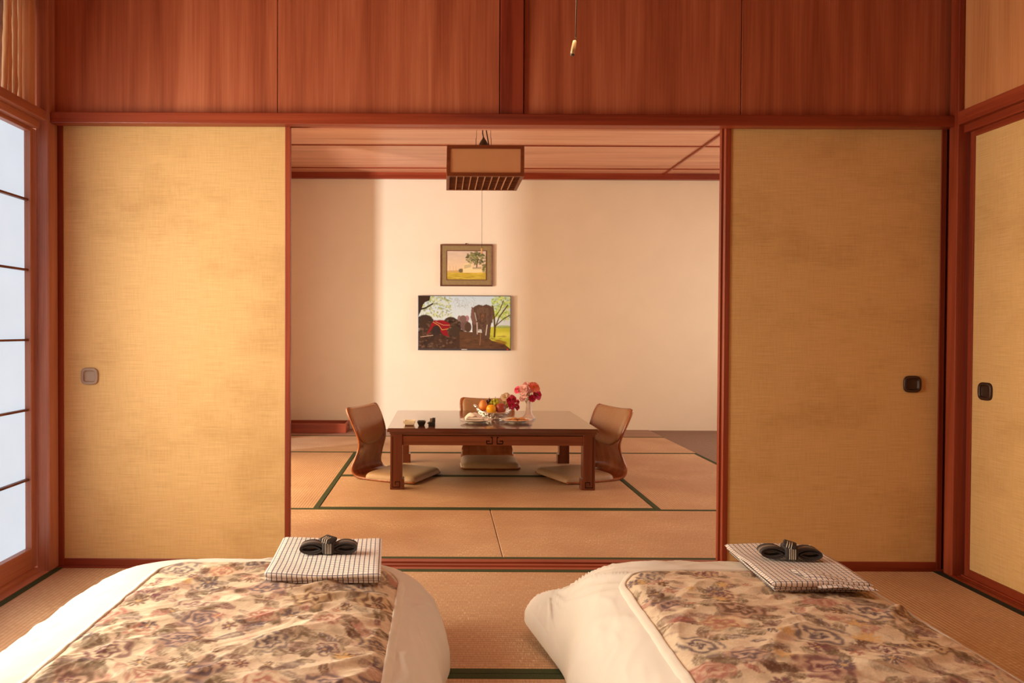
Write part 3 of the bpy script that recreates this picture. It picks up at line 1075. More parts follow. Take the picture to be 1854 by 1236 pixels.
def sash(loc, rz, label):
    """rolled sash tied as a bow: two loops of band and a striped knot"""
    t = empty('sash_bow', loc, rz)
    tag(t, label, 'sash', 'sashes tied in a bow')

    def ring(cx, rx, rz_, turns, wdt, mat, zc):
        n = 40
        outer, inner = [], []
        rows = []
        for i in range(n):
            a = 2 * PI * i / n
            pinch = 1 - 0.45 * max(0, math.cos(a if cx < 0 else PI - a)) ** 2
            ca, sa = math.cos(a), math.sin(a)
            rows.append([(cx + rx * ca, -wdt / 2, zc + rz_ * pinch * sa), (cx + rx * ca, wdt / 2, zc + rz_ * pinch * sa),
                         (cx + (rx - 0.0045) * ca, wdt / 2, zc + (rz_ * pinch - 0.0045) * sa), (cx + (rx - 0.0045) * ca, -wdt / 2, zc + (rz_ * pinch - 0.0045) * sa),
                         (cx + rx * ca, -wdt / 2, zc + rz_ * pinch * sa)])
        return grid_mesh('loop', np.array(rows), mat, t, close_u=True, smooth=False)

    for sgn in (-1, 1):
        lp = ring(sgn * 0.046, 0.036, 0.0165, 1, 0.046, 'obi', 0.0167)
        ring2 = ring(sgn * 0.050, 0.029, 0.0105, 1, 0.044, 'obi', 0.0155)
        ring3 = ring(sgn * 0.046, 0.0365, 0.0168, 1, 0.014, 'obi_grey', 0.0168)
    kn = box('knot', -0.018, 0.018, -0.030, 0.030, 0.0005, 0.0365, 'obi', t, bev=0.008, seg=3, smooth=True)
    for i in range(4):
        x = -0.0075 + i * 0.005
        box('stripe', x - 0.0009, x + 0.0009, -0.0312, -0.020, 0.004, 0.0335, 'obi_white', kn)
    # slanting wrap over the top of the knot
    bm = bmesh.new()
    bm_box(bm, -0.017, 0.019, -0.034, 0.022, 0.0335, 0.0455)
    bmesh.ops.bevel(bm, geom=bm.edges[:], offset=0.005, segments=3, affect='EDGES', profile=0.5)
    bmesh.ops.rotate(bm, verts=bm.verts, cent=(0, 0, 0.04), matrix=Matrix.Rotation(math.radians(12), 3, 'Y') @ Matrix.Rotation(math.radians(-18), 3, 'Z'))
    wrp = from_bm('wrap', bm, 'obi', t, True)
    for i in range(3):
        x = -0.006 + i * 0.006
        bm = bmesh.new()
        bm_box(bm, x - 0.0009, x + 0.0009, -0.0350, -0.004, 0.0340, 0.0466)
        bmesh.ops.rotate(bm, verts=bm.verts, cent=(0, 0, 0.04), matrix=Matrix.Rotation(math.radians(12), 3, 'Y') @ Matrix.Rotation(math.radians(-18), 3, 'Z'))
        from_bm('stripe', bm, 'obi_white', wrp)
    return t


def top_z(b, x0, x1, y0, y1):
    gx, gy = np.meshgrid(np.linspace(x0, x1, 9), np.linspace(y0, y1, 9))
    return float(np.percentile(b.z(gx, gy), 80)) + 0.012


def yukata(b, x0, x1, y0, y1, skew, seed, label, flap=False):
    cx, cy = (x0 + x1) / 2, (y0 + y1) / 2
    z = top_z(b, x0, x1, y0, y1)
    t = empty('folded_yukata', (cx, cy, z))
    tag(t, label, 'folded robe', 'folded checked robes on the futons')
    hx, hy = (x1 - x0) / 2, (y1 - y0) / 2
    cloth_slab('fold', t, -hx + 0.01, hx - 0.006, -hy + 0.012, hy - 0.01, 0.0, 0.009, seed, skew, 0.0012)
    cloth_slab('fold', t, -hx + 0.004, hx - 0.003, -hy + 0.005, hy - 0.004, 0.008, 0.010, seed + 1, skew, 0.0012)
    cloth_slab('fold', t, -hx, hx, -hy, hy, 0.017, 0.012, seed + 2, skew, 0.0022)
    if flap:
        n = 20
        s = np.linspace(0, 1, n)
        S, T = np.meshgrid(s, s, indexing='ij')
        X = -0.02 + 0.15 * S * (0.45 + 0.55 * T) - 0.04 * (1 - T)
        drop = np.clip(T - 0.55, 0, 1)
        Y = -hy + 0.085 - 0.095 * T - 0.004 * drop
        Z = 0.0345 + 0.004 * np.sin(5 * S) - 0.045 * drop ** 1.2
        grid_mesh('flap', np.stack([X, Y, Z], -1), 'check', t, uv=np.stack([X, Y * 1.1 + X * 0.2], -1))
    return z


zy = yukata(bedL, -0.482, -0.172, 1.985, 2.345, -0.025, 20, 'checked cotton robe folded flat on the left futon')
sash((-0.325, 2.17, zy + 0.0325), math.radians(4), 'black sash with white striped knot on the left folded robe')
zy = yukata(bedR, 0.855, 1.118, 1.915, 2.28, 0.015, 30, 'checked cotton robe folded in layers on the right futon', flap=True)
sash((0.985, 2.115, zy + 0.0325), math.radians(-8), 'black sash with white striped knot on the right folded robe')


# ================================================================== LOW TABLE
TZ = 0.375
tb = empty('low_table', (0.312, 5.045, 0))
tag(tb, 'dark lacquered low wooden table with carved scroll apron on the tatami', 'table')
hx, hy = 0.640, 0.515
# top with moulded edge
prof = [(-1, 0.345), (-1, 0.352)]
bm = bmesh.new()
bm_box(bm, -hx, hx, -hy, hy, 0.352, TZ)
bmesh.ops.bevel(bm, geom=[e for e in bm.edges if all(v.co.z > 0.37 for v in e.verts)], offset=0.005, segments=2, affect='EDGES')
from_bm('tabletop', bm, 'table', tb)
box('under_moulding', -hx + 0.012, hx - 0.012, -hy + 0.012, hy - 0.012, 0.338, 0.353, 'table', tb, bev=0.004)
lx, ly, lw = 0.622, 0.497, 0.073
for sx in (-1, 1):
    for sy in (-1, 1):
        xo, yo = sx * lx, sy * ly
        x0, x1 = sorted((xo, xo - sx * lw))
        y0, y1 = sorted((yo, yo - sy * lw))
        lg = box('leg', x0, x1, y0, y1, 0.0, 0.34, 'table_z', tb, bev=0.002)
        xi = xo - sx * (lw + 0.010)
        a, c = sorted((xo, xi))
        box('foot_block', a - 0.001, c + 0.001, y0 - 0.001, y1 + 0.001, 0.0, 0.066, 'table_z', lg, bev=0.003)
        if sy < 0:
            yf = yo - 0.0022
            # dark routed line and key fret at the foot
            u = lambda k: xo - sx * k
            for (k0, k1, z0, z1) in ((0.012, 0.0145, 0.014, 0.325), (0.0145, 0.056, 0.014, 0.018), (0.056, 0.060, 0.014, 0.050), (0.030, 0.056, 0.046, 0.050), (0.030, 0.034, 0.030, 0.046)):
                a, c = sorted((u(k0), u(k1)))
                box('inlay_line', a, c, yf, yo + 0.001, z0, z1, 'inlay', lg)
for sy in (-1, 1):
    yo = sy * (ly - 0.006)
    y0, y1 = sorted((yo, yo - sy * 0.024))
    ap = box('apron', -lx + lw, lx - lw, y0, y1, 0.270, 0.34, 'apron', tb, bev=0.002)
    if sy < 0:
        yf = y0 - 0.0012
        box('inlay_line', -lx + lw, lx - lw, yf, y0 + 0.001, 0.327, 0.331, 'inlay', ap)
        for s_ in (-1, 1):
            for (k0, k1, z0, z1) in ((0.012, 0.017, 0.277, 0.322), (0.017, 0.052, 0.277, 0.283) if False else (0.017, 0.052, 0.316, 0.322),
                                     (0.017, 0.050, 0.277, 0.283), (0.046, 0.052, 0.283, 0.300), (0.030, 0.046, 0.294, 0.300)):
                if z0 == 0.316 and k1 == 0.052:
                    k1 = 0.024
                a, c = sorted((s_ * k0, s_ * k1))
                box('scroll_carving', a + 0.012, c + 0.012, yf, y0 + 0.001, z0, z1, 'inlay', ap)
for sx in (-1, 1):
    xo = sx * (lx - 0.006)
    x0, x1 = sorted((xo, xo - sx * 0.024))
    box('apron', x0, x1, -ly + lw, ly - lw, 0.270, 0.34, 'table', tb, bev=0.002)


# ================================================================== LEGLESS CHAIRS
def zaisu():
    """bent plywood floor chair: local +x is forward"""
    t = empty('floor_chair')
    # side profile, seat front -> back top
    ctrl = [(0.40, 0.012), (0.30, 0.010), (0.15, 0.008), (0.04, 0.009), (-0.02, 0.018), (-0.055, 0.045), (-0.066, 0.085),
            (-0.058, 0.135), (-0.040, 0.190), (-0.032, 0.235), (-0.042, 0.290), (-0.066, 0.350), (-0.092, 0.405), (-0.115, 0.450)]
    wid = [0.205, 0.21, 0.205, 0.20, 0.198, 0.196, 0.190, 0.178, 0.172, 0.180, 0.195, 0.205, 0.208, 0.200]
    n = 60
    ts = np.linspace(0, len(ctrl) - 1, n)

    def cr(arr, t_):
        i = int(min(t_, len(arr) - 1.001))
        f = t_ - i
        g = lambda k: np.array(arr[max(0, min(len(arr) - 1, k))], float)
        p0, p1, p2, p3 = g(i - 1), g(i), g(i + 1), g(i + 2)
        return 0.5 * (2 * p1 + (p2 - p0) * f + (2 * p0 - 5 * p1 + 4 * p2 - p3) * f * f + (3 * p1 - p0 - 3 * p2 + p3) * f ** 3)

    C = np.array([cr(ctrl, q) for q in ts])
    Wd = np.array([float(cr([(w_,) for w_ in wid], q)[0]) for q in ts])
    T = np.gradient(C, axis=0)
    T /= np.linalg.norm(T, axis=1)[:, None]
    Nn = np.stack([-T[:, 1], T[:, 0]], 1) * -1   # towards the sitter
    th = 0.013
    nv = 21
    v = np.linspace(-1, 1, nv)
    upper = np.clip((C[:, 1] - 0.02) / 0.1, 0, 1)
    scoop = 0.022 * upper[:, None] * (v[None, :] ** 2)      # sides curve forward
    cup = scoop

    def surf(off):
        X = C[:, 0:1] + Nn[:, 0:1] * (off + cup)
        Z = C[:, 1:2] + Nn[:, 1:2] * (off + cup)
        Yv = Wd[:, None] * v[None, :]
        # rounded top corners
        f = np.clip((ts - (len(ctrl) - 1.5)) / 0.5, 0, 1)[:, None]
        Yv = Yv * (1 - 0.10 * f ** 3)
        return np.stack([X + 0 * Yv, Yv, np.maximum(Z, 0.0005) + 0 * Yv], -1)

    a, b_ = surf(th / 2), surf(-th / 2)
    ringP = np.concatenate([a, b_[:, ::-1], a[:, :1]], 1)
    sh = grid_mesh('shell', ringP, 'ply', t)
    # close both ends
    me = sh.data
    bm = bmesh.new()
    bm.from_mesh(me)
    bmesh.ops.remove_doubles(bm, verts=bm.verts, dist=1e-5)
    bmesh.ops.holes_fill(bm, edges=bm.edges)
    bmesh.ops.recalc_face_normals(bm, faces=bm.faces)
    bm.to_mesh(me)
    bm.free()
    # padded back: upper part, rounded lower edge
    sel = [i for i in range(n) if C[i, 1] > 0.205]
    rows = []
    z0, z1 = C[sel[0], 1], C[sel[-1], 1]
    m_ = 26
    vv = np.linspace(-1, 1, m_)
    for i in sel:
        f = (C[i, 1] - z0) / (z1 - z0)
        ww = Wd[i] * 0.90 * (1 - (1 - min(1, f / 0.30)) ** 2.2 * 0.75) * (1 - 0.06 * max(0, (f - 0.85) / 0.15) ** 2)
        e = min(1, f / 0.06, (1 - f) / 0.05)
        prof_ = (1 - np.abs(vv) ** 10) ** 0.5 * math.sqrt(max(e, 0))
        offv = th / 2 - 0.001 + 0.018 * prof_ + 0.022 * (vv * ww / Wd[i]) ** 2
        rows.append(np.stack([C[i, 0] + Nn[i, 0] * offv, ww * vv, C[i, 1] + Nn[i, 1] * offv], -1))
    grid_mesh('back_cushion', np.array(rows), 'leather', t)
    # seat cushion
    m1, m2 = 30, 30
    S, Q = np.meshgrid(np.linspace(-1, 1, m1), np.linspace(-1, 1, m2), indexing='ij')
    mm = np.maximum(np.abs(S), np.abs(Q))
    qq = (np.abs(S) ** 12 + np.abs(Q) ** 12) ** (1 / 12)
    kk = np.where(mm > 1e-6, np.sin(mm * PI / 2) / np.maximum(qq, 1e-6), 0)
    S2, Q2 = S * kk, Q * kk
    rr = np.clip((np.abs(S2) ** 12 + np.abs(Q2) ** 12) ** (1 / 12), 0, 1)
    Zp = 0.014 + 0.040 * np.sqrt(np.maximum(0, 1 - rr ** 14)) * (0.9 + 0.1 * (1 - rr ** 2))
    ct = grid_mesh('seat_cushion', np.stack([0.225 + 0.185 * S2, 0.205 * Q2, Zp], -1), 'leather_seat', t)
    return t


ch = zaisu()
ch.location = (-0.455, 5.035, 0)
ch.rotation_euler = (0, 0, math.radians(-24))
tag(ch, 'bent plywood floor chair at the left end of the low table', 'chair', 'legless chairs around the low table')
c2 = copy_tree(ch)
c2.location = (1.085, 5.035, 0)
c2.rotation_euler = (0, 0, math.radians(180 + 22))
tag(c2, 'bent plywood floor chair at the right end of the low table', 'chair', 'legless chairs around the low table')
c3 = copy_tree(ch)
c3.location = (0.345, 5.60, 0)
c3.rotation_euler = (0, 0, math.radians(-90))
tag(c3, 'floor chair behind the low table facing the camera', 'chair', 'legless chairs around the low table')

# ================================================================== THINGS ON THE TABLE
# cream square dish
t = empty('square_dish', (-0.200, 4.680, TZ))
tag(t, 'small cream square dish at the left of the table', 'dish')
box('body', -0.030, 0.030, -0.030, 0.030, 0, 0.020, 'cream', t, bev=0.003)
bm = bmesh.new()
for (a, b_, c, d) in ((-0.036, 0.036, -0.036, -0.028), (-0.036, 0.036, 0.028, 0.036), (-0.036, -0.028, -0.028, 0.028), (0.028, 0.036, -0.028, 0.028)):
    bm_box(bm, a, b_, c, d, 0.014, 0.030)
from_bm('rim', bm, 'cream', t)
box('foot', -0.026, 0.026, -0.031, -0.020, 0, 0.006, 'frame', t)


def taper_cup(name, loc, r0, r1, h, mat, label, cat):
    t = empty(name, loc)
    tag(t, label, cat)
    seg = 40
    rings = [(r0, 0), (r1, h * 0.72), (r1 * 1.02, h * 0.8), (r1 * 0.9, h), (r1 * 0.78, h), (r0 * 0.8, h * 0.4)]
    verts, faces = [], []
    for (r, z) in rings:
        for i in range(seg):
            x, y = superell(2 * PI * i / seg, 7, r, 1)
            verts.append((x, y, z))
    for j in range(len(rings) - 1):
        for i in range(seg):
            l = (i + 1) % seg
            faces.append((j * seg + i, j * seg + l, (j + 1) * seg + l, (j + 1) * seg + i))
    faces.append(tuple(range(seg))[::-1])
    faces.append(tuple((len(rings) - 1) * seg + i for i in range(seg)))
    pyd('bowl', verts, faces, mat, t)
    return t


taper_cup('ashtray', (-0.124, 4.672, TZ), 0.017, 0.027, 0.030, 'black', 'black tapered square ashtray between dish and holder', 'ashtray')
t = empty('packet_holder', (-0.060, 4.665, TZ))
tag(t, 'small black open holder with upright packets on the table', 'holder')
box('base', -0.021, 0.021, -0.022, 0.022, 0, 0.024, 'black', t, bev=0.002)
box('packet', -0.012, 0.004, -0.004, 0.006, 0.024, 0.046, 'obi_grey', t, bev=0.001)
box('packet', 0.003, 0.022, -0.004, 0.010, 0.024, 0.049, 'black', t, bev=0.001)
box('handle', -0.028, -0.021, -0.006, 0.006, 0.012, 0.020, 'black', t, bev=0.001)


def plate(loc, label):
    t = empty('plate', loc)
    tag(t, label, 'plate', 'white plates on the low table')
    lathe('dish', [(0.0, 0.004), (0.055, 0.004), (0.062, 0.006), (0.080, 0.012), (0.1035, 0.019), (0.105, 0.021), (0.103, 0.022), (0.080, 0.0155), (0.062, 0.0095), (0.055, 0.0075), (0.0, 0.0075)], 'ceramic', t, seg=48)
    lathe('foot_ring', [(0.050, 0.0), (0.056, 0.0), (0.060, 0.005), (0.048, 0.005)], 'ceramic', t, seg=40)
    return t


plate((0.226, 4.845, TZ), 'white plate under the folded napkin')
plate((0.485, 4.855, TZ), 'white plate of biscuits on the low table')
# napkin folded to an arched tent
n = 28
S, T = np.meshgrid(np.linspace(-1, 1, n), np.linspace(-1, 1, n), indexing='ij')
t = empty('napkin', (0.225, 4.845, TZ + 0.008))
tag(t, 'white linen napkin folded on the left plate', 'napkin')
X = 0.066 * S - 0.008
Y = 0.040 * T * (1 - 0.3 * S)
Z = 0.052 * np.cos(S * PI / 2 * 0.9) ** 0.7 * (1 - 0.35 * np.abs(T) ** 1.5) * (1 - 0.35 * S) + 0.004 * np.sin(8 * S + 5 * T)
grid_mesh('upper_fold', np.stack([X, Y, Z + 0.001], -1), 'napkin', t)
X2 = 0.074 * S
Y2 = 0.052 * T * (1 - 0.2 * S ** 2) - 0.006
Z2 = 0.006 + 0.008 * (S ** 2) + 0.003 * np.sin(7 * S + 9 * T)
grid_mesh('lower_fold', np.stack([X2, Y2, Z2], -1), 'napkin', t)

M['biscuit'] = plain('baked_biscuit', (0.60, 0.27, 0.09), 0.75, var=0.35, vscale=60, bump=0.6)
bis = [(-0.058, -0.012, 0), (-0.020, -0.030, 0), (0.028, -0.028, 0), (0.062, -0.006, 0), (-0.034, 0.028, 0), (0.012, 0.014, 0), (0.046, 0.036, 0), (0.000, 0.048, 0), (-0.012, -0.002, 0.011), (0.034, 0.004, 0.011)]
names_b = ['leftmost biscuit on the plate', 'biscuit at the front left of the plate', 'biscuit at the front right of the plate', 'rightmost biscuit on the plate', 'biscuit at the back left of the plate', 'biscuit in the middle of the plate, under the others', 'biscuit at the back right of the plate', 'biscuit furthest back on the plate', 'left biscuit lying on top of the pile', 'right biscuit lying on top of the pile']
for (x, y, z), nm in zip(bis, names_b):
    rb = random.Random(nm)
    ph = rb.uniform(0, 6)
    o = lathe('biscuit', [(0, 0), (0.018, 0.0), (0.0215, 0.004), (0.019, 0.009), (0.010, 0.012), (0, 0.0125)], 'biscuit', None, seg=16,
              wob=lambda a, i: 1 + 0.06 * math.sin(3 * a + ph) + 0.04 * math.sin(5 * a + 2 * ph))
    o.location = (0.485 + x, 4.855 + y, TZ + 0.0085 + z)
    tag(o, nm, 'biscuit', 'biscuits on the plate')

# silver basket: chased oval bowl, ends swept up into curled handles
t = empty('fruit_basket', (0.352, 5.05, TZ))
tag(t, 'polished silver fruit basket with chased sides on the table', 'basket')
seg, nr = 120, 26
A = np.linspace(0, 2 * PI, seg, endpoint=False)
prof_r = np.linspace(0, 1, nr)


def basket_z(f, a):
    return 0.006 + 0.040 * f ** 1.1 + 0.034 * f ** 2.5 * math.cos(a) ** 4


rows = []
for i, a in enumerate(A):
    row = []
    for f in prof_r:
        r = 0.060 + 0.052 * f ** 0.8
        bump_ = 0.0085 * math.sin(26 * a + 3 * math.sin(11 * f)) * math.sin(17 * f + 2 * math.sin(9 * a)) * (1 if 0.06 < f < 0.94 else 0)
        rr = r + bump_
        row.append((rr * 1.06 * math.cos(a), rr * 0.82 * math.sin(a), basket_z(f, a) + bump_ * 0.4))
    rows.append(row)
outer = np.array(rows)
inner = outer.copy()
inner[..., :2] *= 0.95
inner[..., 2] += 0.003
grid_mesh('bowl', np.concatenate([outer, inner[:, ::-1]], 1), 'silver', t, close_u=True, smooth=False)
lathe('base', [(0.0, 0.004), (0.056, 0.004), (0.062, 0.0), (0.066, 0.004), (0.060, 0.010), (0.0, 0.008)], 'silver', t, seg=40)
tube('rim', [(0.118 * math.cos(a), 0.0915 * math.sin(a), basket_z(1, a) + 0.001) for a in np.linspace(0, 2 * PI, 72, endpoint=False)], 0.004, 'silver', t, closed=True)
for s_ in (-1, 1):
    tube('curled_handle', [(s_ * (0.112 + 0.018 * math.sin(q * PI)), 0.036 * math.cos(q * PI), 0.079 + 0.010 * math.sin(q * PI)) for q in np.linspace(0, 1, 12)], [0.005, 0.007, 0.008, 0.009, 0.009, 0.009, 0.009, 0.009, 0.009, 0.008, 0.007, 0.005], 'silver', t)


def fruit(name, loc, r, col, label, cat, squash=0.92, tip=0.0, rough=0.35, col2=None, rot=0.0):
    t = empty(name, loc)
    tag(t, label, cat)
    m, nt, b = new_mat(name + '_skin')
    nn = N(nt, 'ShaderNodeTexNoise')
    nn.inputs['Scale'].default_value = 14
    nn.inputs['Detail'].default_value = 4
    nt.links.new(coords(nt, (1, 1, 1)).outputs[0], nn.inputs['Vector'])
    rp = ramp(nt, [(0.35, col), (0.65, col2 or tuple(c * 0.85 for c in col))])
    nt.links.new(nn.outputs['Fac'], rp.inputs['Fac'])
    nt.links.new(rp.outputs['Color'], b.inputs['Base Color'])
    b.inputs['Roughness'].default_value = rough
    prof_ = []
    for i in range(17):
        a = -PI / 2 + PI * i / 16
        rr = r * math.cos(a) * (1 + tip * math.sin(a))
        zz = r * squash * math.sin(a) + r * squash
        if i > 13:
            zz -= r * 0.10 * (i - 13) / 3
        prof_.append((max(rr, 0.0), zz))
    o = lathe('flesh', prof_, m, t, seg=24)
    tube('stem', [(0, 0, r * squash * 1.80), (0.002, 0, r * squash * 2.06)], 0.0018, 'frame', t, seg=6)
    t.rotation_euler = (0, rot, 0)
    return t


bz = TZ + 0.030
fruit('mango', (0.280, 5.03, bz + 0.022), 0.031, (0.80, 0.36, 0.08), 'orange red mango at the left of the basket', 'fruit', squash=1.25, tip=-0.15, col2=(0.75, 0.17, 0.06))
fruit('orange', (0.331, 4.992, bz + 0.008), 0.034, (0.90, 0.42, 0.015), 'bright orange fruit at the front of the basket', 'fruit', squash=0.96, col2=(0.88, 0.50, 0.02))
fruit('red_apple', (0.395, 5.005, bz + 0.010), 0.036, (0.32, 0.045, 0.035), 'dark red apple at the right of the basket', 'fruit', squash=1.0, col2=(0.45, 0.10, 0.06))


def grapes(loc, col, n, label, seed, spread):
    t = empty('grape_bunch', loc)
    tag(t, label, 'grapes')
    m = plain('grape_skin_%d' % seed, col, 0.25, var=0.15, vscale=40)
    rr = random.Random(seed)
    proto = None
    for i in range(n):
        if proto is None:
            bm = bmesh.new()
            bmesh.ops.create_uvsphere(bm, u_segments=12, v_segments=8, radius=0.0105)
            proto = from_bm('grape', bm, m, t, True)
            g = proto
        else:
            g = proto.copy()
            COL.objects.link(g)
            g.parent = t
        a = rr.uniform(0, 6.28)
        d = spread * math.sqrt(rr.uniform(0, 1))
        g.location = (d * math.cos(a), d * 0.7 * math.sin(a), 0.0125 + 0.045 * (1 - d / spread) * rr.uniform(0.5, 1.1))
        s = rr.uniform(0.85, 1.15)
        g.scale = (s, s, s * 1.1)
    tube('stalk', [(0, 0, 0.02), (0.004, 0, 0.062)], 0.002, 'frame', t, seg=6)
    return t


grapes((0.358, 5.045, bz + 0.056), (0.42, 0.44, 0.03), 18, 'green grapes piled on top of the basket', 2, 0.036)
grapes((0.318, 5.055, bz + 0.052), (0.035, 0.012, 0.018), 10, 'black grapes behind the mango in the basket', 4, 0.024)

# ---- flowers
FM = {k: plain('petal_' + k, c, 0.7, var=0.12, vscale=60) for k, c in {
    'magenta': (0.62, 0.02, 0.11), 'pink': (0.90, 0.56, 0.56), 'coral': (0.85, 0.24, 0.14), 'white': (0.90, 0.80, 0.62), 'hot': (0.82, 0.08, 0.20), 'mauve': (0.80, 0.50, 0.55)}.items()}
M['stemgreen'] = plain('flower_stem_green', (0.12, 0.20, 0.03), 0.6)
M['flowercore'] = plain('yellow_green_flower_heart', (0.55, 0.50, 0.05), 0.7)


def flower(base, head, r, kind, label, group, layers=3, seed=1):
    t = empty('flower', base)
    tag(t, label, 'flower', group)
    rr = random.Random(seed)
    h = Vector(head) - Vector(base)
    d = Vector((h.x, h.y - 0.05, abs(h.z) * 0.35 + 0.01)).normalized()
    q = d.to_track_quat('Z', 'Y').to_matrix()
    r = r * 1.32
    bm = bmesh.new()
    for L in range(layers):
        npet = 11 - L
        tilt = 0.15 + 0.42 * L
        rad = r * (1 - 0.22 * L)
        for i in range(npet):
            a = 2 * PI * (i + 0.5 * (L % 2)) / npet + rr.uniform(-0.15, 0.15)
            w_ = rad * 0.40
            pts = [(0.10 * rad, 0), (0.55 * rad, w_ * 0.8), (0.92 * rad, w_ * 0.7), (1.05 * rad, 0), (0.92 * rad, -w_ * 0.7), (0.55 * rad, -w_ * 0.8)]
            vs = []
            tl = tilt + rr.uniform(-0.12, 0.12)
            for (px_, py_) in pts:
                z = px_ * math.sin(tl) + 0.25 * abs(py_)
                x = px_ * math.cos(tl)
                v = Vector((x * math.cos(a) - py_ * math.sin(a), x * math.sin(a) + py_ * math.cos(a), z + 0.004 * L))
                vs.append(bm.verts.new(h + q @ v))
            bm.faces.new(vs)
    me = bpy.data.meshes.new('petals')
    bm.to_mesh(me)
    bm.free()
    link_mesh('petals', me, FM[kind], t)
    bm = bmesh.new()
    bmesh.ops.create_uvsphere(bm, u_segments=10, v_segments=6, radius=r * 0.2, matrix=Matrix.Translation(h + d * r * 0.18))
    from_bm('heart', bm, 'flowercore', t, True)
    mid = h * 0.5 + Vector((0, 0, 0.01))
    tube('stem', [(0, 0, 0), mid, h], 0.0018, 'stemgreen', t, seg=6)
    return t


# bouquet lying in the basket's right side
fb = (0.415, 5.05, bz + 0.02)
for i, (dx, dy, dz, r, k, nm) in enumerate([
        (0.050, -0.030, 0.045, 0.024, 'magenta', 'magenta flower low at the front of the basket bouquet'),
        (0.062, 0.000, 0.082, 0.024, 'hot', 'pink red flower at the top of the basket bouquet'),
        (0.088, -0.010, 0.030, 0.020, 'magenta', 'magenta flower hanging over the basket rim'),
        (0.040, -0.010, 0.068, 0.022, 'magenta', 'magenta flower in the middle of the basket bouquet'),
        (0.010, 0.000, 0.090, 0.024, 'white', 'cream white flower beside the green grapes'),
        (0.090, 0.015, 0.060, 0.020, 'hot', 'pink red flower at the right of the basket bouquet'),
        (0.026, 0.020, 0.104, 0.018, 'white', 'small cream flower highest in the basket')]):
    flower(fb, (fb[0] + dx, fb[1] + dy, fb[2] + dz), r, k, nm, 'flowers in the silver basket', 3, 40 + i)

# vase with flowers
VX, VY = 0.588, 5.06
t = empty('bud_vase', (VX, VY, TZ))
tag(t, 'milky fluted bud vase holding pink flowers on the table', 'vase')
prof_ = [(0.0, 0.0), (0.042, 0.0), (0.047, 0.004), (0.046, 0.010), (0.034, 0.020), (0.024, 0.034), (0.019, 0.060), (0.0155, 0.095), (0.0150, 0.115), (0.0175, 0.127), (0.0155, 0.127), (0.0125, 0.115), (0.0125, 0.06), (0.0, 0.03)]
lathe('body', prof_, 'pinkglass', t, seg=32, wob=lambda a, i: 1 + 0.03 * math.cos(8 * a))
tube('foot_ring', [(0.044 * math.cos(a), 0.044 * math.sin(a), 0.003) for a in np.linspace(0, 2 * PI, 32, endpoint=False)], 0.003, 'silver', t, closed=True, seg=6)
vb = (VX - 0.006, VY, TZ + 0.088)
for i, (dx, dy, dz, r, k, nm) in enumerate([
        (-0.066, -0.010, 0.105, 0.022, 'hot', 'hot pink flower sticking out left of the vase bouquet'),
        (-0.030, -0.026, 0.108, 0.030, 'pink', 'pale pink flower left in the vase bouquet'),
        (0.000, -0.030, 0.108, 0.022, 'mauve', 'mauve pink flower at the front of the vase bouquet'),
        (0.038, -0.016, 0.122, 0.032, 'coral', 'large coral flower at the top right of the vase bouquet'),
        (0.056, -0.016, 0.074, 0.030, 'magenta', 'magenta flower at the right of the vase bouquet'),
        (-0.024, -0.024, 0.078, 0.024, 'pink', 'pale pink flower low at the left of the vase bouquet'),
        (0.024, -0.024, 0.050, 0.020, 'magenta', 'magenta flower low over the vase mouth'),
        (-0.010, 0.000, 0.134, 0.024, 'pink', 'pink flower at the top of the vase bouquet'),
        (-0.034, -0.006, 0.050, 0.019, 'pink', 'small pink flower beside the vase mouth'),
        (0.018, 0.020, 0.110, 0.028, 'coral', 'coral flower at the back of the vase bouquet')]):
    flower(vb, (vb[0] + dx, vb[1] + dy, vb[2] + dz), r, k, nm, 'flowers in the bud vase', 3, 60 + i)
for i in range(6):
    a = i * 1.05 + 0.4
    rr = random.Random(i)
    L = 0.035
    bm = bmesh.new()
    c0 = Vector((0.03 * math.cos(a), 0.03 * math.sin(a) - 0.012, 0.150 + 0.012 * rr.random()))
    u = Vector((math.cos(a), math.sin(a), 0.5)).normalized()
    s_ = Vector((-math.sin(a), math.cos(a), 0))
    vs = [bm.verts.new(c0), bm.verts.new(c0 + u * L * 0.5 + s_ * 0.008), bm.verts.new(c0 + u * L), bm.verts.new(c0 + u * L * 0.5 - s_ * 0.008)]
    bm.faces.new(vs)
    r_ = bmesh.ops.extrude_face_region(bm, geom=bm.faces[:])
    bmesh.ops.translate(bm, verts=[v for v in r_['geom'] if isinstance(v, bmesh.types.BMVert)], vec=(0, 0, 0.001))
    from_bm('leaf', bm, 'stemgreen', t)


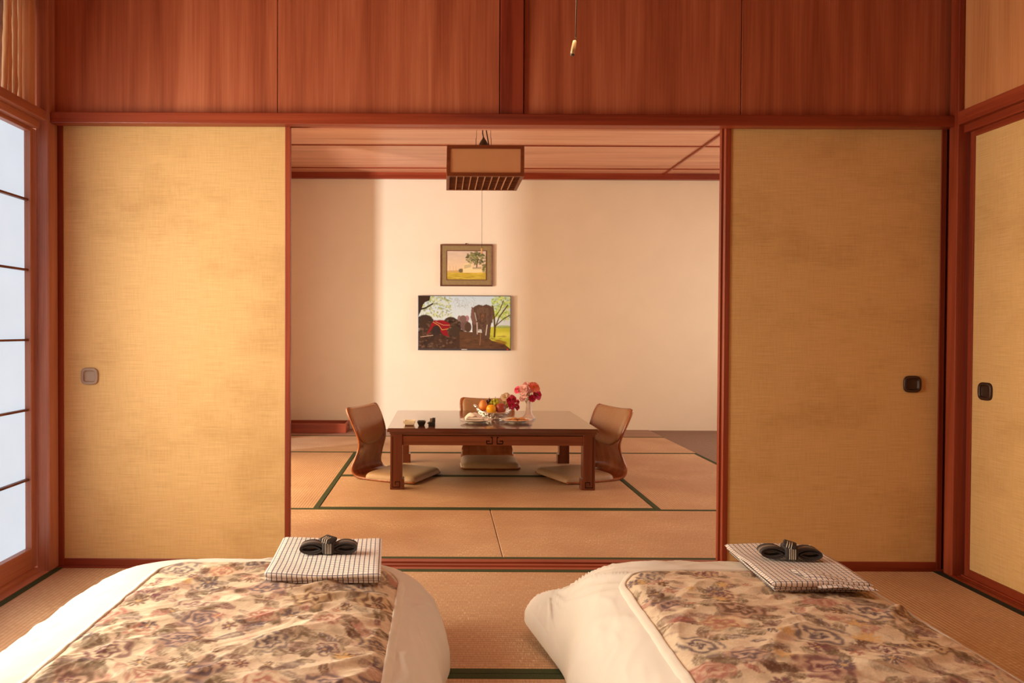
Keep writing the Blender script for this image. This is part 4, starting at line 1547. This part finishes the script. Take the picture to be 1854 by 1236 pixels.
# ================================================================== HANGING LAMPS
def box_lamp(loc, label, watts=0.0):
    """square wooden lantern with paper sides, lattice underneath, hung on wires"""
    t = empty('pendant_lamp', loc)      # origin: centre of its underside
    tag(t, label, 'lamp', 'square paper lanterns')
    h, H = 0.23, 0.185
    b = 0.011
    for z0, z1 in ((0.0, 0.021), (H - 0.022, H)):
        for s_ in (-1, 1):
            y0, y1 = sorted((s_ * h, s_ * (h - 0.018)))
            box('frame_bar', -h, h, y0, y1, z0, z1, 'lampwood', t, bev=0.0015, seg=1)
            box('frame_bar', y0, y1, -h + 0.018, h - 0.018, z0, z1, 'lampwood', t, bev=0.0015, seg=1)
    for sx in (-1, 1):
        for sy in (-1, 1):
            x0, x1 = sorted((sx * h, sx * (h - 0.022)))
            y0, y1 = sorted((sy * h, sy * (h - 0.018)))
            box('frame_post', x0, x1, y0, y1, 0.021, H - 0.022, 'lampwood', t, bev=0.001, seg=1)
    for s_ in (-1, 1):
        y0, y1 = sorted((s_ * (h - 0.006), s_ * (h - 0.009)))
        box('paper_side', -h + 0.02, h - 0.02, y0, y1, 0.015, H - 0.015, 'lamppaper', t)
        box('paper_side', y0, y1, -h + 0.016, h - 0.016, 0.015, H - 0.015, 'lamppaper', t)
    for i in range(1, 10):
        x = -h + 0.018 + (2 * h - 0.036) * i / 10
        box('lattice_slat', x - 0.0025, x + 0.0025, -h + 0.018, h - 0.018, 0.001, 0.017, 'lampslat', t)
    for i in range(1, 8):
        y = -h + 0.018 + (2 * h - 0.036) * i / 8
        box('lattice_slat', -h + 0.018, h - 0.018, y - 0.002, y + 0.002, 0.004, 0.014, 'lampwood', t)
    box('diffuser', -h + 0.018, h - 0.018, -h + 0.018, h - 0.018, 0.019, 0.022, 'lampwood', t)
    if watts:
        for c in t.children:
            if c.name.startswith(('paper_side', 'diffuser')):
                c.data.materials[0] = M['lamp_fill_glow']
        lo = area('lantern_fill', (0, 0, -0.006), (0, 0, 0), 0.40, 0.40, watts, (1.0, 0.80, 0.58))  # fill light added below the lantern to lift the shaded bedding
        lo.parent = t
    top = ZC - loc[2] - 0.004
    for s_ in (-1, 1):
        tube('suspension_wire', [(s_ * 0.046, 0, H - 0.02), (s_ * 0.047, 0, H + 0.09), (s_ * 0.044, 0, H + 0.11), (s_ * 0.044, 0, top)], [0.0022, 0.0022, 0.0014, 0.0014], 'metal', t, seg=6)
    lathe('socket_cap', [(0.030, 0.0), (0.030, 0.055), (0.028, 0.065), (0.018, 0.085), (0.008, 0.098), (0.006, 0.106), (0.0, 0.106)], 'black', t, seg=20, loc=(0, 0, H - 0.004))
    box('top_bar', -0.06, 0.06, -h + 0.019, h - 0.019, H - 0.020, H - 0.003, 'lampwood', t)
    tube('power_cord', [(0.0, 0, H + 0.095), (-0.006, 0, H + 0.13), (0.0, 0, top)], 0.004, 'black', t, seg=6)
    tube('power_cord', [(0.038, 0, H + 0.01), (0.030, 0, H + 0.07), (0.016, 0, H + 0.15), (0.01, 0, top)], 0.004, 'black', t, seg=6)
    return t


lamp = box_lamp((0.255, 4.70, 1.883), 'square wooden paper lantern hanging over the low table')
tube('pull_cord', [(-0.008, 0.0, 0.0), (-0.008, 0, -0.41)], 0.0012, 'metal', lamp, seg=6)
pe = tube('cord_end', [(-0.008, 0, -0.40), (-0.008, 0, -0.405), (-0.008, 0, -0.435)], [0.003, 0.0045, 0.0045], 'pull', lamp, seg=8)
l2 = box_lamp((0.255, 1.43, 1.883), 'square wooden paper lantern over the beds with a pull cord hanging into view', watts=6.5)
tube('pull_cord', [(0.0, 0.0, 0.0), (-0.004, 0, -0.363)], 0.0011, 'metal', l2, seg=6)
tube('cord_end', [(-0.004, 0, -0.361), (-0.006, 0, -0.367), (-0.008, 0, -0.379), (-0.010, 0, -0.391)], [0.0022, 0.0035, 0.0042, 0.0040], 'pull', l2, seg=10)
tube('cord_tip', [(-0.010, 0, -0.391), (-0.0105, 0, -0.394)], 0.0038, 'metal', l2, seg=10)


# ================================================================== FAR WALL: TV, PICTURE
class Canvas:
    def __init__(s, x0, x1, z0, z1, nx, nz, W, H):
        s.W, s.H = W, H
        s.nx, s.nz = nx, nz
        u = np.linspace(0, 1, nx)
        v = np.linspace(0, 1, nz)
        U, V = np.meshgrid(u, v, indexing='ij')
        s.X = x0 + (x1 - x0) * U
        s.Z = z1 - (z1 - z0) * V
        s.u = U * W
        s.v = V * H
        s.C = np.zeros((nx, nz, 3))
        rs = np.random.RandomState(9)
        s.n1 = rs.rand(nx, nz)

    def fill(s, mask, col, a=1.0):
        m = np.clip(mask, 0, 1)[..., None] * a
        s.C = s.C * (1 - m) + np.asarray(col) * m

    def poly(s, pts, col, a=1.0, grad=None):
        x, y = s.u, s.v
        ins = np.zeros_like(x, bool)
        n = len(pts)
        for i in range(n):
            x1, y1 = pts[i]
            x2, y2 = pts[(i + 1) % n]
            if y1 == y2:
                continue
            c = ((y1 > y) != (y2 > y)) & (x < (x2 - x1) * (y - y1) / (y2 - y1) + x1)
            ins ^= c
        s.fill(ins.astype(float), col, a)

    def ell(s, cx, cy, rx, ry, col, a=1.0, soft=0.15, rot=0.0, noise=0.0):
        dx, dy = s.u - cx, s.v - cy
        c, sn = math.cos(rot), math.sin(rot)
        d = np.sqrt(((dx * c + dy * sn) / rx) ** 2 + ((-dx * sn + dy * c) / ry) ** 2)
        if noise:
            d = d + noise * (s.n1 - 0.5)
        s.fill((1 - d) / soft, col, a)

    def line(s, pts, wdt, col, a=1.0):
        for (x1, y1), (x2, y2) in zip(pts[:-1], pts[1:]):
            L2 = (x2 - x1) ** 2 + (y2 - y1) ** 2 + 1e-9
            t = np.clip(((s.u - x1) * (x2 - x1) + (s.v - y1) * (y2 - y1)) / L2, 0, 1)
            d = np.hypot(s.u - x1 - t * (x2 - x1), s.v - y1 - t * (y2 - y1))
            s.fill((wdt / 2 - d) / (wdt * 0.3) + 0.5, col, a)

    def vgrad(s, y0, y1, c0, c1):
        f = np.clip((s.v - y0) / (y1 - y0), 0, 1)[..., None]
        m = ((s.v >= y0) & (s.v <= y1))[..., None]
        s.C = np.where(m, np.asarray(c0) * (1 - f) + np.asarray(c1) * f, s.C)

    def make(s, name, y, mat, parent):
        P = np.stack([s.X, np.full_like(s.X, y), s.Z], -1)
        return grid_mesh(name, P, mat, parent, col=s.C, smooth=False)


# --- television: screen 855 x 475 units of picture
K = 7.31 / 1360
tv = empty('television', (0.2185, YS, 1.040))
tag(tv, 'flat television on the far wall showing elephants under trees', 'television')
tw, thh = 0.453, 0.266
box('rear_case', -0.36, 0.36, -0.028, 0.0, -0.2, 0.2, 'tvblack', tv, bev=0.006)
box('bezel', -tw, tw, -0.046, -0.026, -thh, thh, 'tvblack', tv, bev=0.004)
cv = Canvas(-tw + 0.007, tw - 0.007, -thh + 0.017, thh - 0.006, 300, 170, 855, 475)
cv.vgrad(-1, 476, srgb(190, 205, 212), srgb(225, 222, 210))
# right meadow
cv.poly([(640, 280), (856, 270), (856, 476), (640, 476)], srgb(190, 185, 60))
cv.vgrad(-1, -1, (0, 0, 0), (0, 0, 0))
cv.ell(790, 275, 110, 18, srgb(150, 165, 90), 0.8, 0.5)
cv.ell(800, 350, 120, 40, srgb(225, 215, 90), 0.7, 0.6)
# left tree canopy
rs9 = np.random.RandomState(2)
for i in range(330):
    x, y = rs9.uniform(10, 310), rs9.uniform(0, 200)
    cv.ell(x, y, rs9.uniform(7, 20), rs9.uniform(4, 11), [srgb(150, 160, 80), srgb(190, 195, 120), srgb(120, 125, 70), srgb(205, 205, 150)][i % 4], 0.6, 0.5, rs9.uniform(0, 3))
for i in range(60):
    x, y = rs9.uniform(330, 520), rs9.uniform(0, 90)
    cv.line([(x, y), (x + rs9.uniform(-30, 30), y + rs9.uniform(5, 35))], 2.5, srgb(130, 125, 100), 0.5)
dk = srgb(58, 42, 32)
cv.poly([(0, 0), (110, 0), (100, 40), (60, 55), (40, 80), (20, 140), (0, 180)], dk)
cv.line([(20, 120), (70, 105), (130, 70)], 14, dk)
# right tree
for i in range(380):
    x, y = rs9.uniform(680, 856), rs9.uniform(0, 215)
    if y > 210 - (x - 690) * 0.3 and x < 760:
        continue
    cv.ell(x, y, rs9.uniform(7, 20), rs9.uniform(4, 11), [srgb(170, 195, 70), srgb(200, 215, 95), srgb(130, 160, 50), srgb(215, 222, 130)][i % 4], 0.65, 0.5, rs9.uniform(0, 3))
tk = srgb(90, 70, 35)
cv.line([(708, 365), (712, 300), (705, 200), (690, 90)], 17, tk)
cv.line([(712, 290), (750, 190), (830, 80)], 11, tk)
cv.line([(716, 270), (790, 205), (850, 170)], 9, tk)
cv.line([(704, 200), (760, 120), (790, 40)], 8, tk)
# hedge of elephants on the left
for (cx_, cy_, rx_, ry_) in ((60, 240, 90, 75), (300, 240, 70, 55), (220, 330, 190, 120), (330, 270, 80, 70), (80, 380, 110, 110), (360, 400, 120, 110)):
    cv.ell(cx_, cy_, rx_, ry_, srgb(64, 48, 38), 1, 0.1, 0, 0.08)
cv.poly([(0, 330), (420, 300), (420, 476), (0, 476)], srgb(74, 52, 40))
for i in range(260):
    cv.ell(rs9.uniform(0, 420), rs9.uniform(215, 470), rs9.uniform(5, 24), rs9.uniform(4, 18), [srgb(100, 76, 60), srgb(44, 31, 26), srgb(122, 96, 76), srgb(66, 47, 38)][i % 4], 0.55, 0.6)
# foreground small elephant with red cloth
cv.poly([(120, 250), (150, 220), (230, 218), (290, 245), (298, 275), (260, 300), (285, 370), (230, 350), (190, 300), (160, 270), (130, 290), (88, 345), (80, 340), (110, 280)], srgb(140, 30, 36))
cv.line([(135, 235), (190, 265), (220, 305), (280, 295)], 5, srgb(215, 165, 90), 0.8)
cv.line([(160, 232), (230, 262), (292, 262)], 4, srgb(220, 180, 130), 0.7)
cv.ell(165, 310, 45, 50, srgb(56, 44, 40), 1, 0.2)
cv.line([(160, 340), (120, 390), (70, 440)], 26, srgb(60, 46, 38))
cv.ell(340, 320, 50, 60, srgb(70, 54, 42), 1, 0.2)
cv.line([(20, 370), (135, 355)], 5, srgb(210, 170, 150), 0.8)
# ground
cv.poly([(385, 320), (600, 330), (680, 400), (800, 430), (856, 476), (385, 476)], srgb(96, 66, 46))
for i in range(60):
    cv.ell(rs9.uniform(390, 800), rs9.uniform(350, 470), rs9.uniform(20, 50), rs9.uniform(5, 14), [srgb(110, 76, 52), srgb(74, 50, 38)][i % 2], 0.45, 0.7)
cv.ell(770, 415, 70, 20, srgb(140, 96, 40), 0.8, 0.4, 0.25)
# elephant in the distance
cv.ell(430, 260, 42, 60, srgb(110, 84, 76), 1, 0.12)
cv.ell(380, 200, 18, 28, srgb(140, 110, 105), 1, 0.15)
cv.ell(452, 200, 22, 28, srgb(165, 120, 122), 1, 0.15)
cv.ell(415, 205, 34, 34, srgb(120, 92, 82), 1, 0.12)
cv.ell(462, 280, 34, 50, srgb(84, 62, 50), 1, 0.15)
# big elephant
bod = srgb(92, 68, 54)
cv.poly([(500, 110), (525, 90), (560, 75), (600, 85), (630, 72), (665, 85), (690, 100), (690, 200), (675, 260), (665, 380), (610, 390), (585, 300), (560, 300), (545, 370), (505, 360), (500, 250)], bod)
cv.poly([(495, 90), (512, 110), (525, 190), (540, 250), (515, 260), (495, 220), (485, 190)], srgb(118, 86, 74))
cv.poly([(690, 85), (680, 120), (670, 210), (688, 250), (694, 190)], srgb(100, 74, 62))
cv.ell(600, 150, 62, 60, srgb(104, 78, 60), 1, 0.25)
cv.poly([(570, 150), (630, 150), (622, 260), (640, 380), (600, 400), (590, 300), (575, 240)], srgb(88, 64, 50))
cv.ell(598, 190, 22, 50, srgb(150, 98, 64), 0.75, 0.7)
for i in range(120):
    a_, r_ = rs9.uniform(0, 6.28), rs9.uniform(0, 1)
    cv.ell(592 + 85 * r_ * math.cos(a_), 215 + 130 * r_ * math.sin(a_), rs9.uniform(4, 14), rs9.uniform(8, 22), [srgb(120, 92, 74), srgb(62, 45, 36), srgb(104, 76, 58)][i % 3], 0.35, 0.7)
cv.line([(545, 240), (548, 340)], 10, srgb(200, 178, 160), 0.85)
cv.line([(640, 260), (628, 350)], 9, srgb(205, 185, 165), 0.85)
cv.line([(575, 300), (578, 380), (572, 440)], 9, srgb(150, 110, 84), 0.6)
cv.line([(524, 150), (540, 220)], 9, srgb(205, 185, 170), 0.6)
cv.C *= (0.74 + 0.16 * cv.n1)[..., None]
cv.make('screen', -0.0465, 'screen', tv)
box('maker_mark', -0.028, 0.028, -0.0468, -0.046, -0.2595, -0.2545, 'ceramic', tv)
box('indicator_tag', 0.412, 0.427, -0.0475, -0.046, -0.262, -0.250, 'red_led', tv)

# --- framed painting
pc = empty('framed_picture', (0.2365, YS, 1.602))
tag(pc, 'small framed landscape painting hung above the television', 'picture')
fw_, fh_ = 0.256, 0.204
box('backing', -fw_ + 0.004, fw_ - 0.004, -0.018, -0.002, -fh_ + 0.004, fh_ - 0.004, 'frame', pc)
for s_ in (-1, 1):
    z0, z1 = sorted((s_ * fh_, s_ * (fh_ - 0.013)))
    x0, x1 = sorted((s_ * fw_, s_ * (fw_ - 0.013)))
    box('outer_frame', -fw_, fw_, -0.030, 0.0, z0, z1, 'frame', pc, bev=0.003)
    box('outer_frame', x0, x1, -0.030, 0.0, -fh_ + 0.013, fh_ - 0.013, 'frame', pc, bev=0.003)
box('mat_board', -fw_ + 0.012, fw_ - 0.012, -0.022, -0.018, -fh_ + 0.012, fh_ - 0.012, 'matboard', pc)
iw, ih = 0.196, 0.145
for s_ in (-1, 1):
    z0, z1 = sorted((s_ * ih, s_ * (ih - 0.007)))
    x0, x1 = sorted((s_ * iw, s_ * (iw - 0.007)))
    box('inner_frame', -iw, iw, -0.027, -0.020, z0, z1, 'frame', pc, bev=0.001)
    box('inner_frame', x0, x1, -0.027, -0.020, -ih + 0.007, ih - 0.007, 'frame', pc, bev=0.001)
cv = Canvas(-iw + 0.006, iw - 0.006, -ih + 0.006, ih - 0.006, 170, 124, 365, 265)
cv.vgrad(-1, 206, srgb(196, 176, 160), srgb(228, 196, 150))
for i in range(40):
    cv.ell(rs9.uniform(0, 260), rs9.uniform(0, 170), rs9.uniform(30, 80), rs9.uniform(8, 20), srgb(222, 194, 162), 0.25, 0.8)
cv.vgrad(200, 266, srgb(200, 170, 50), srgb(176, 150, 52))
for i in range(80):
    cv.ell(rs9.uniform(0, 365), rs9.uniform(205, 262), rs9.uniform(20, 60), rs9.uniform(2, 6), [srgb(170, 150, 40), srgb(216, 190, 80), srgb(140, 120, 40)][i % 3], 0.5, 0.6)
for x in (28, 60, 84):
    cv.line([(x, 140), (x, 182)], 2.5, srgb(150, 120, 90), 0.8)
cv.poly([(0, 182), (110, 178), (150, 158), (150, 202), (0, 202)], srgb(196, 160, 96))
cv.ell(130, 182, 24, 22, srgb(96, 88, 64), 0.9, 0.3)
cv.poly([(160, 118), (230, 112), (236, 160), (330, 152), (330, 200), (150, 202), (150, 160)], srgb(232, 204, 150))
cv.poly([(160, 130), (225, 120), (225, 150), (160, 165)], srgb(160, 150, 120), 0.6)
cv.poly([(240, 150), (325, 146), (325, 168), (240, 166)], srgb(120, 110, 90), 0.6)
cv.poly([(150, 168), (330, 172), (330, 200), (150, 202)], srgb(232, 204, 150))
for i in range(150):
    a, r_ = rs9.uniform(0, 6.28), rs9.uniform(0, 1) ** 0.6
    cv.ell(272 + 95 * r_ * math.cos(a), 65 + 62 * r_ * math.sin(a), rs9.uniform(7, 18), rs9.uniform(5, 12), [srgb(84, 88, 44), srgb(110, 112, 56), srgb(64, 64, 34), srgb(140, 136, 76)][i % 4], 0.75, 0.4)
cv.line([(285, 90), (278, 150)], 9, srgb(80, 62, 40))
for i in range(24):
    cv.ell(rs9.uniform(335, 365), rs9.uniform(120, 195), 12, 10, [srgb(96, 96, 50), srgb(120, 116, 60)][i % 2], 0.7, 0.4)
cv.make('painting', -0.0235, 'painting', pc)
tube('hanger', [(-0.005, -0.012, fh_ - 0.002), (-0.005, -0.012, fh_ + 0.012)], 0.006, 'metal', pc, seg=8)

# ================================================================== LOW BOX BY THE FAR WALL
t = empty('wooden_tray_box', (-1.22, 7.18, 0))
tag(t, 'low open dark wooden box against the far wall behind the left chair', 'box')
hx, hy, hh, w_ = 0.325, 0.140, 0.088, 0.016
box('side_board', -hx, hx, -hy, -hy + w_, 0, hh, 'red_x', t, bev=0.002)
box('side_board', -hx, hx, hy - w_, hy, 0, hh, 'red_x', t, bev=0.002)
box('end_board', -hx, -hx + w_, -hy + w_, hy - w_, 0, hh, 'red_y', t, bev=0.002)
eb = box('end_board', hx - w_, hx, -hy + w_, hy - w_, 0, hh, 'red_y', t, bev=0.002)
tube('finger_hole', [(hx - 0.002, 0.0, 0.058), (hx + 0.0015, 0.0, 0.058)], 0.012, 'inlay', eb, seg=16)
box('bottom_board', -hx + w_, hx - w_, -hy + w_, hy - w_, 0, 0.012, 'lampwood', t)
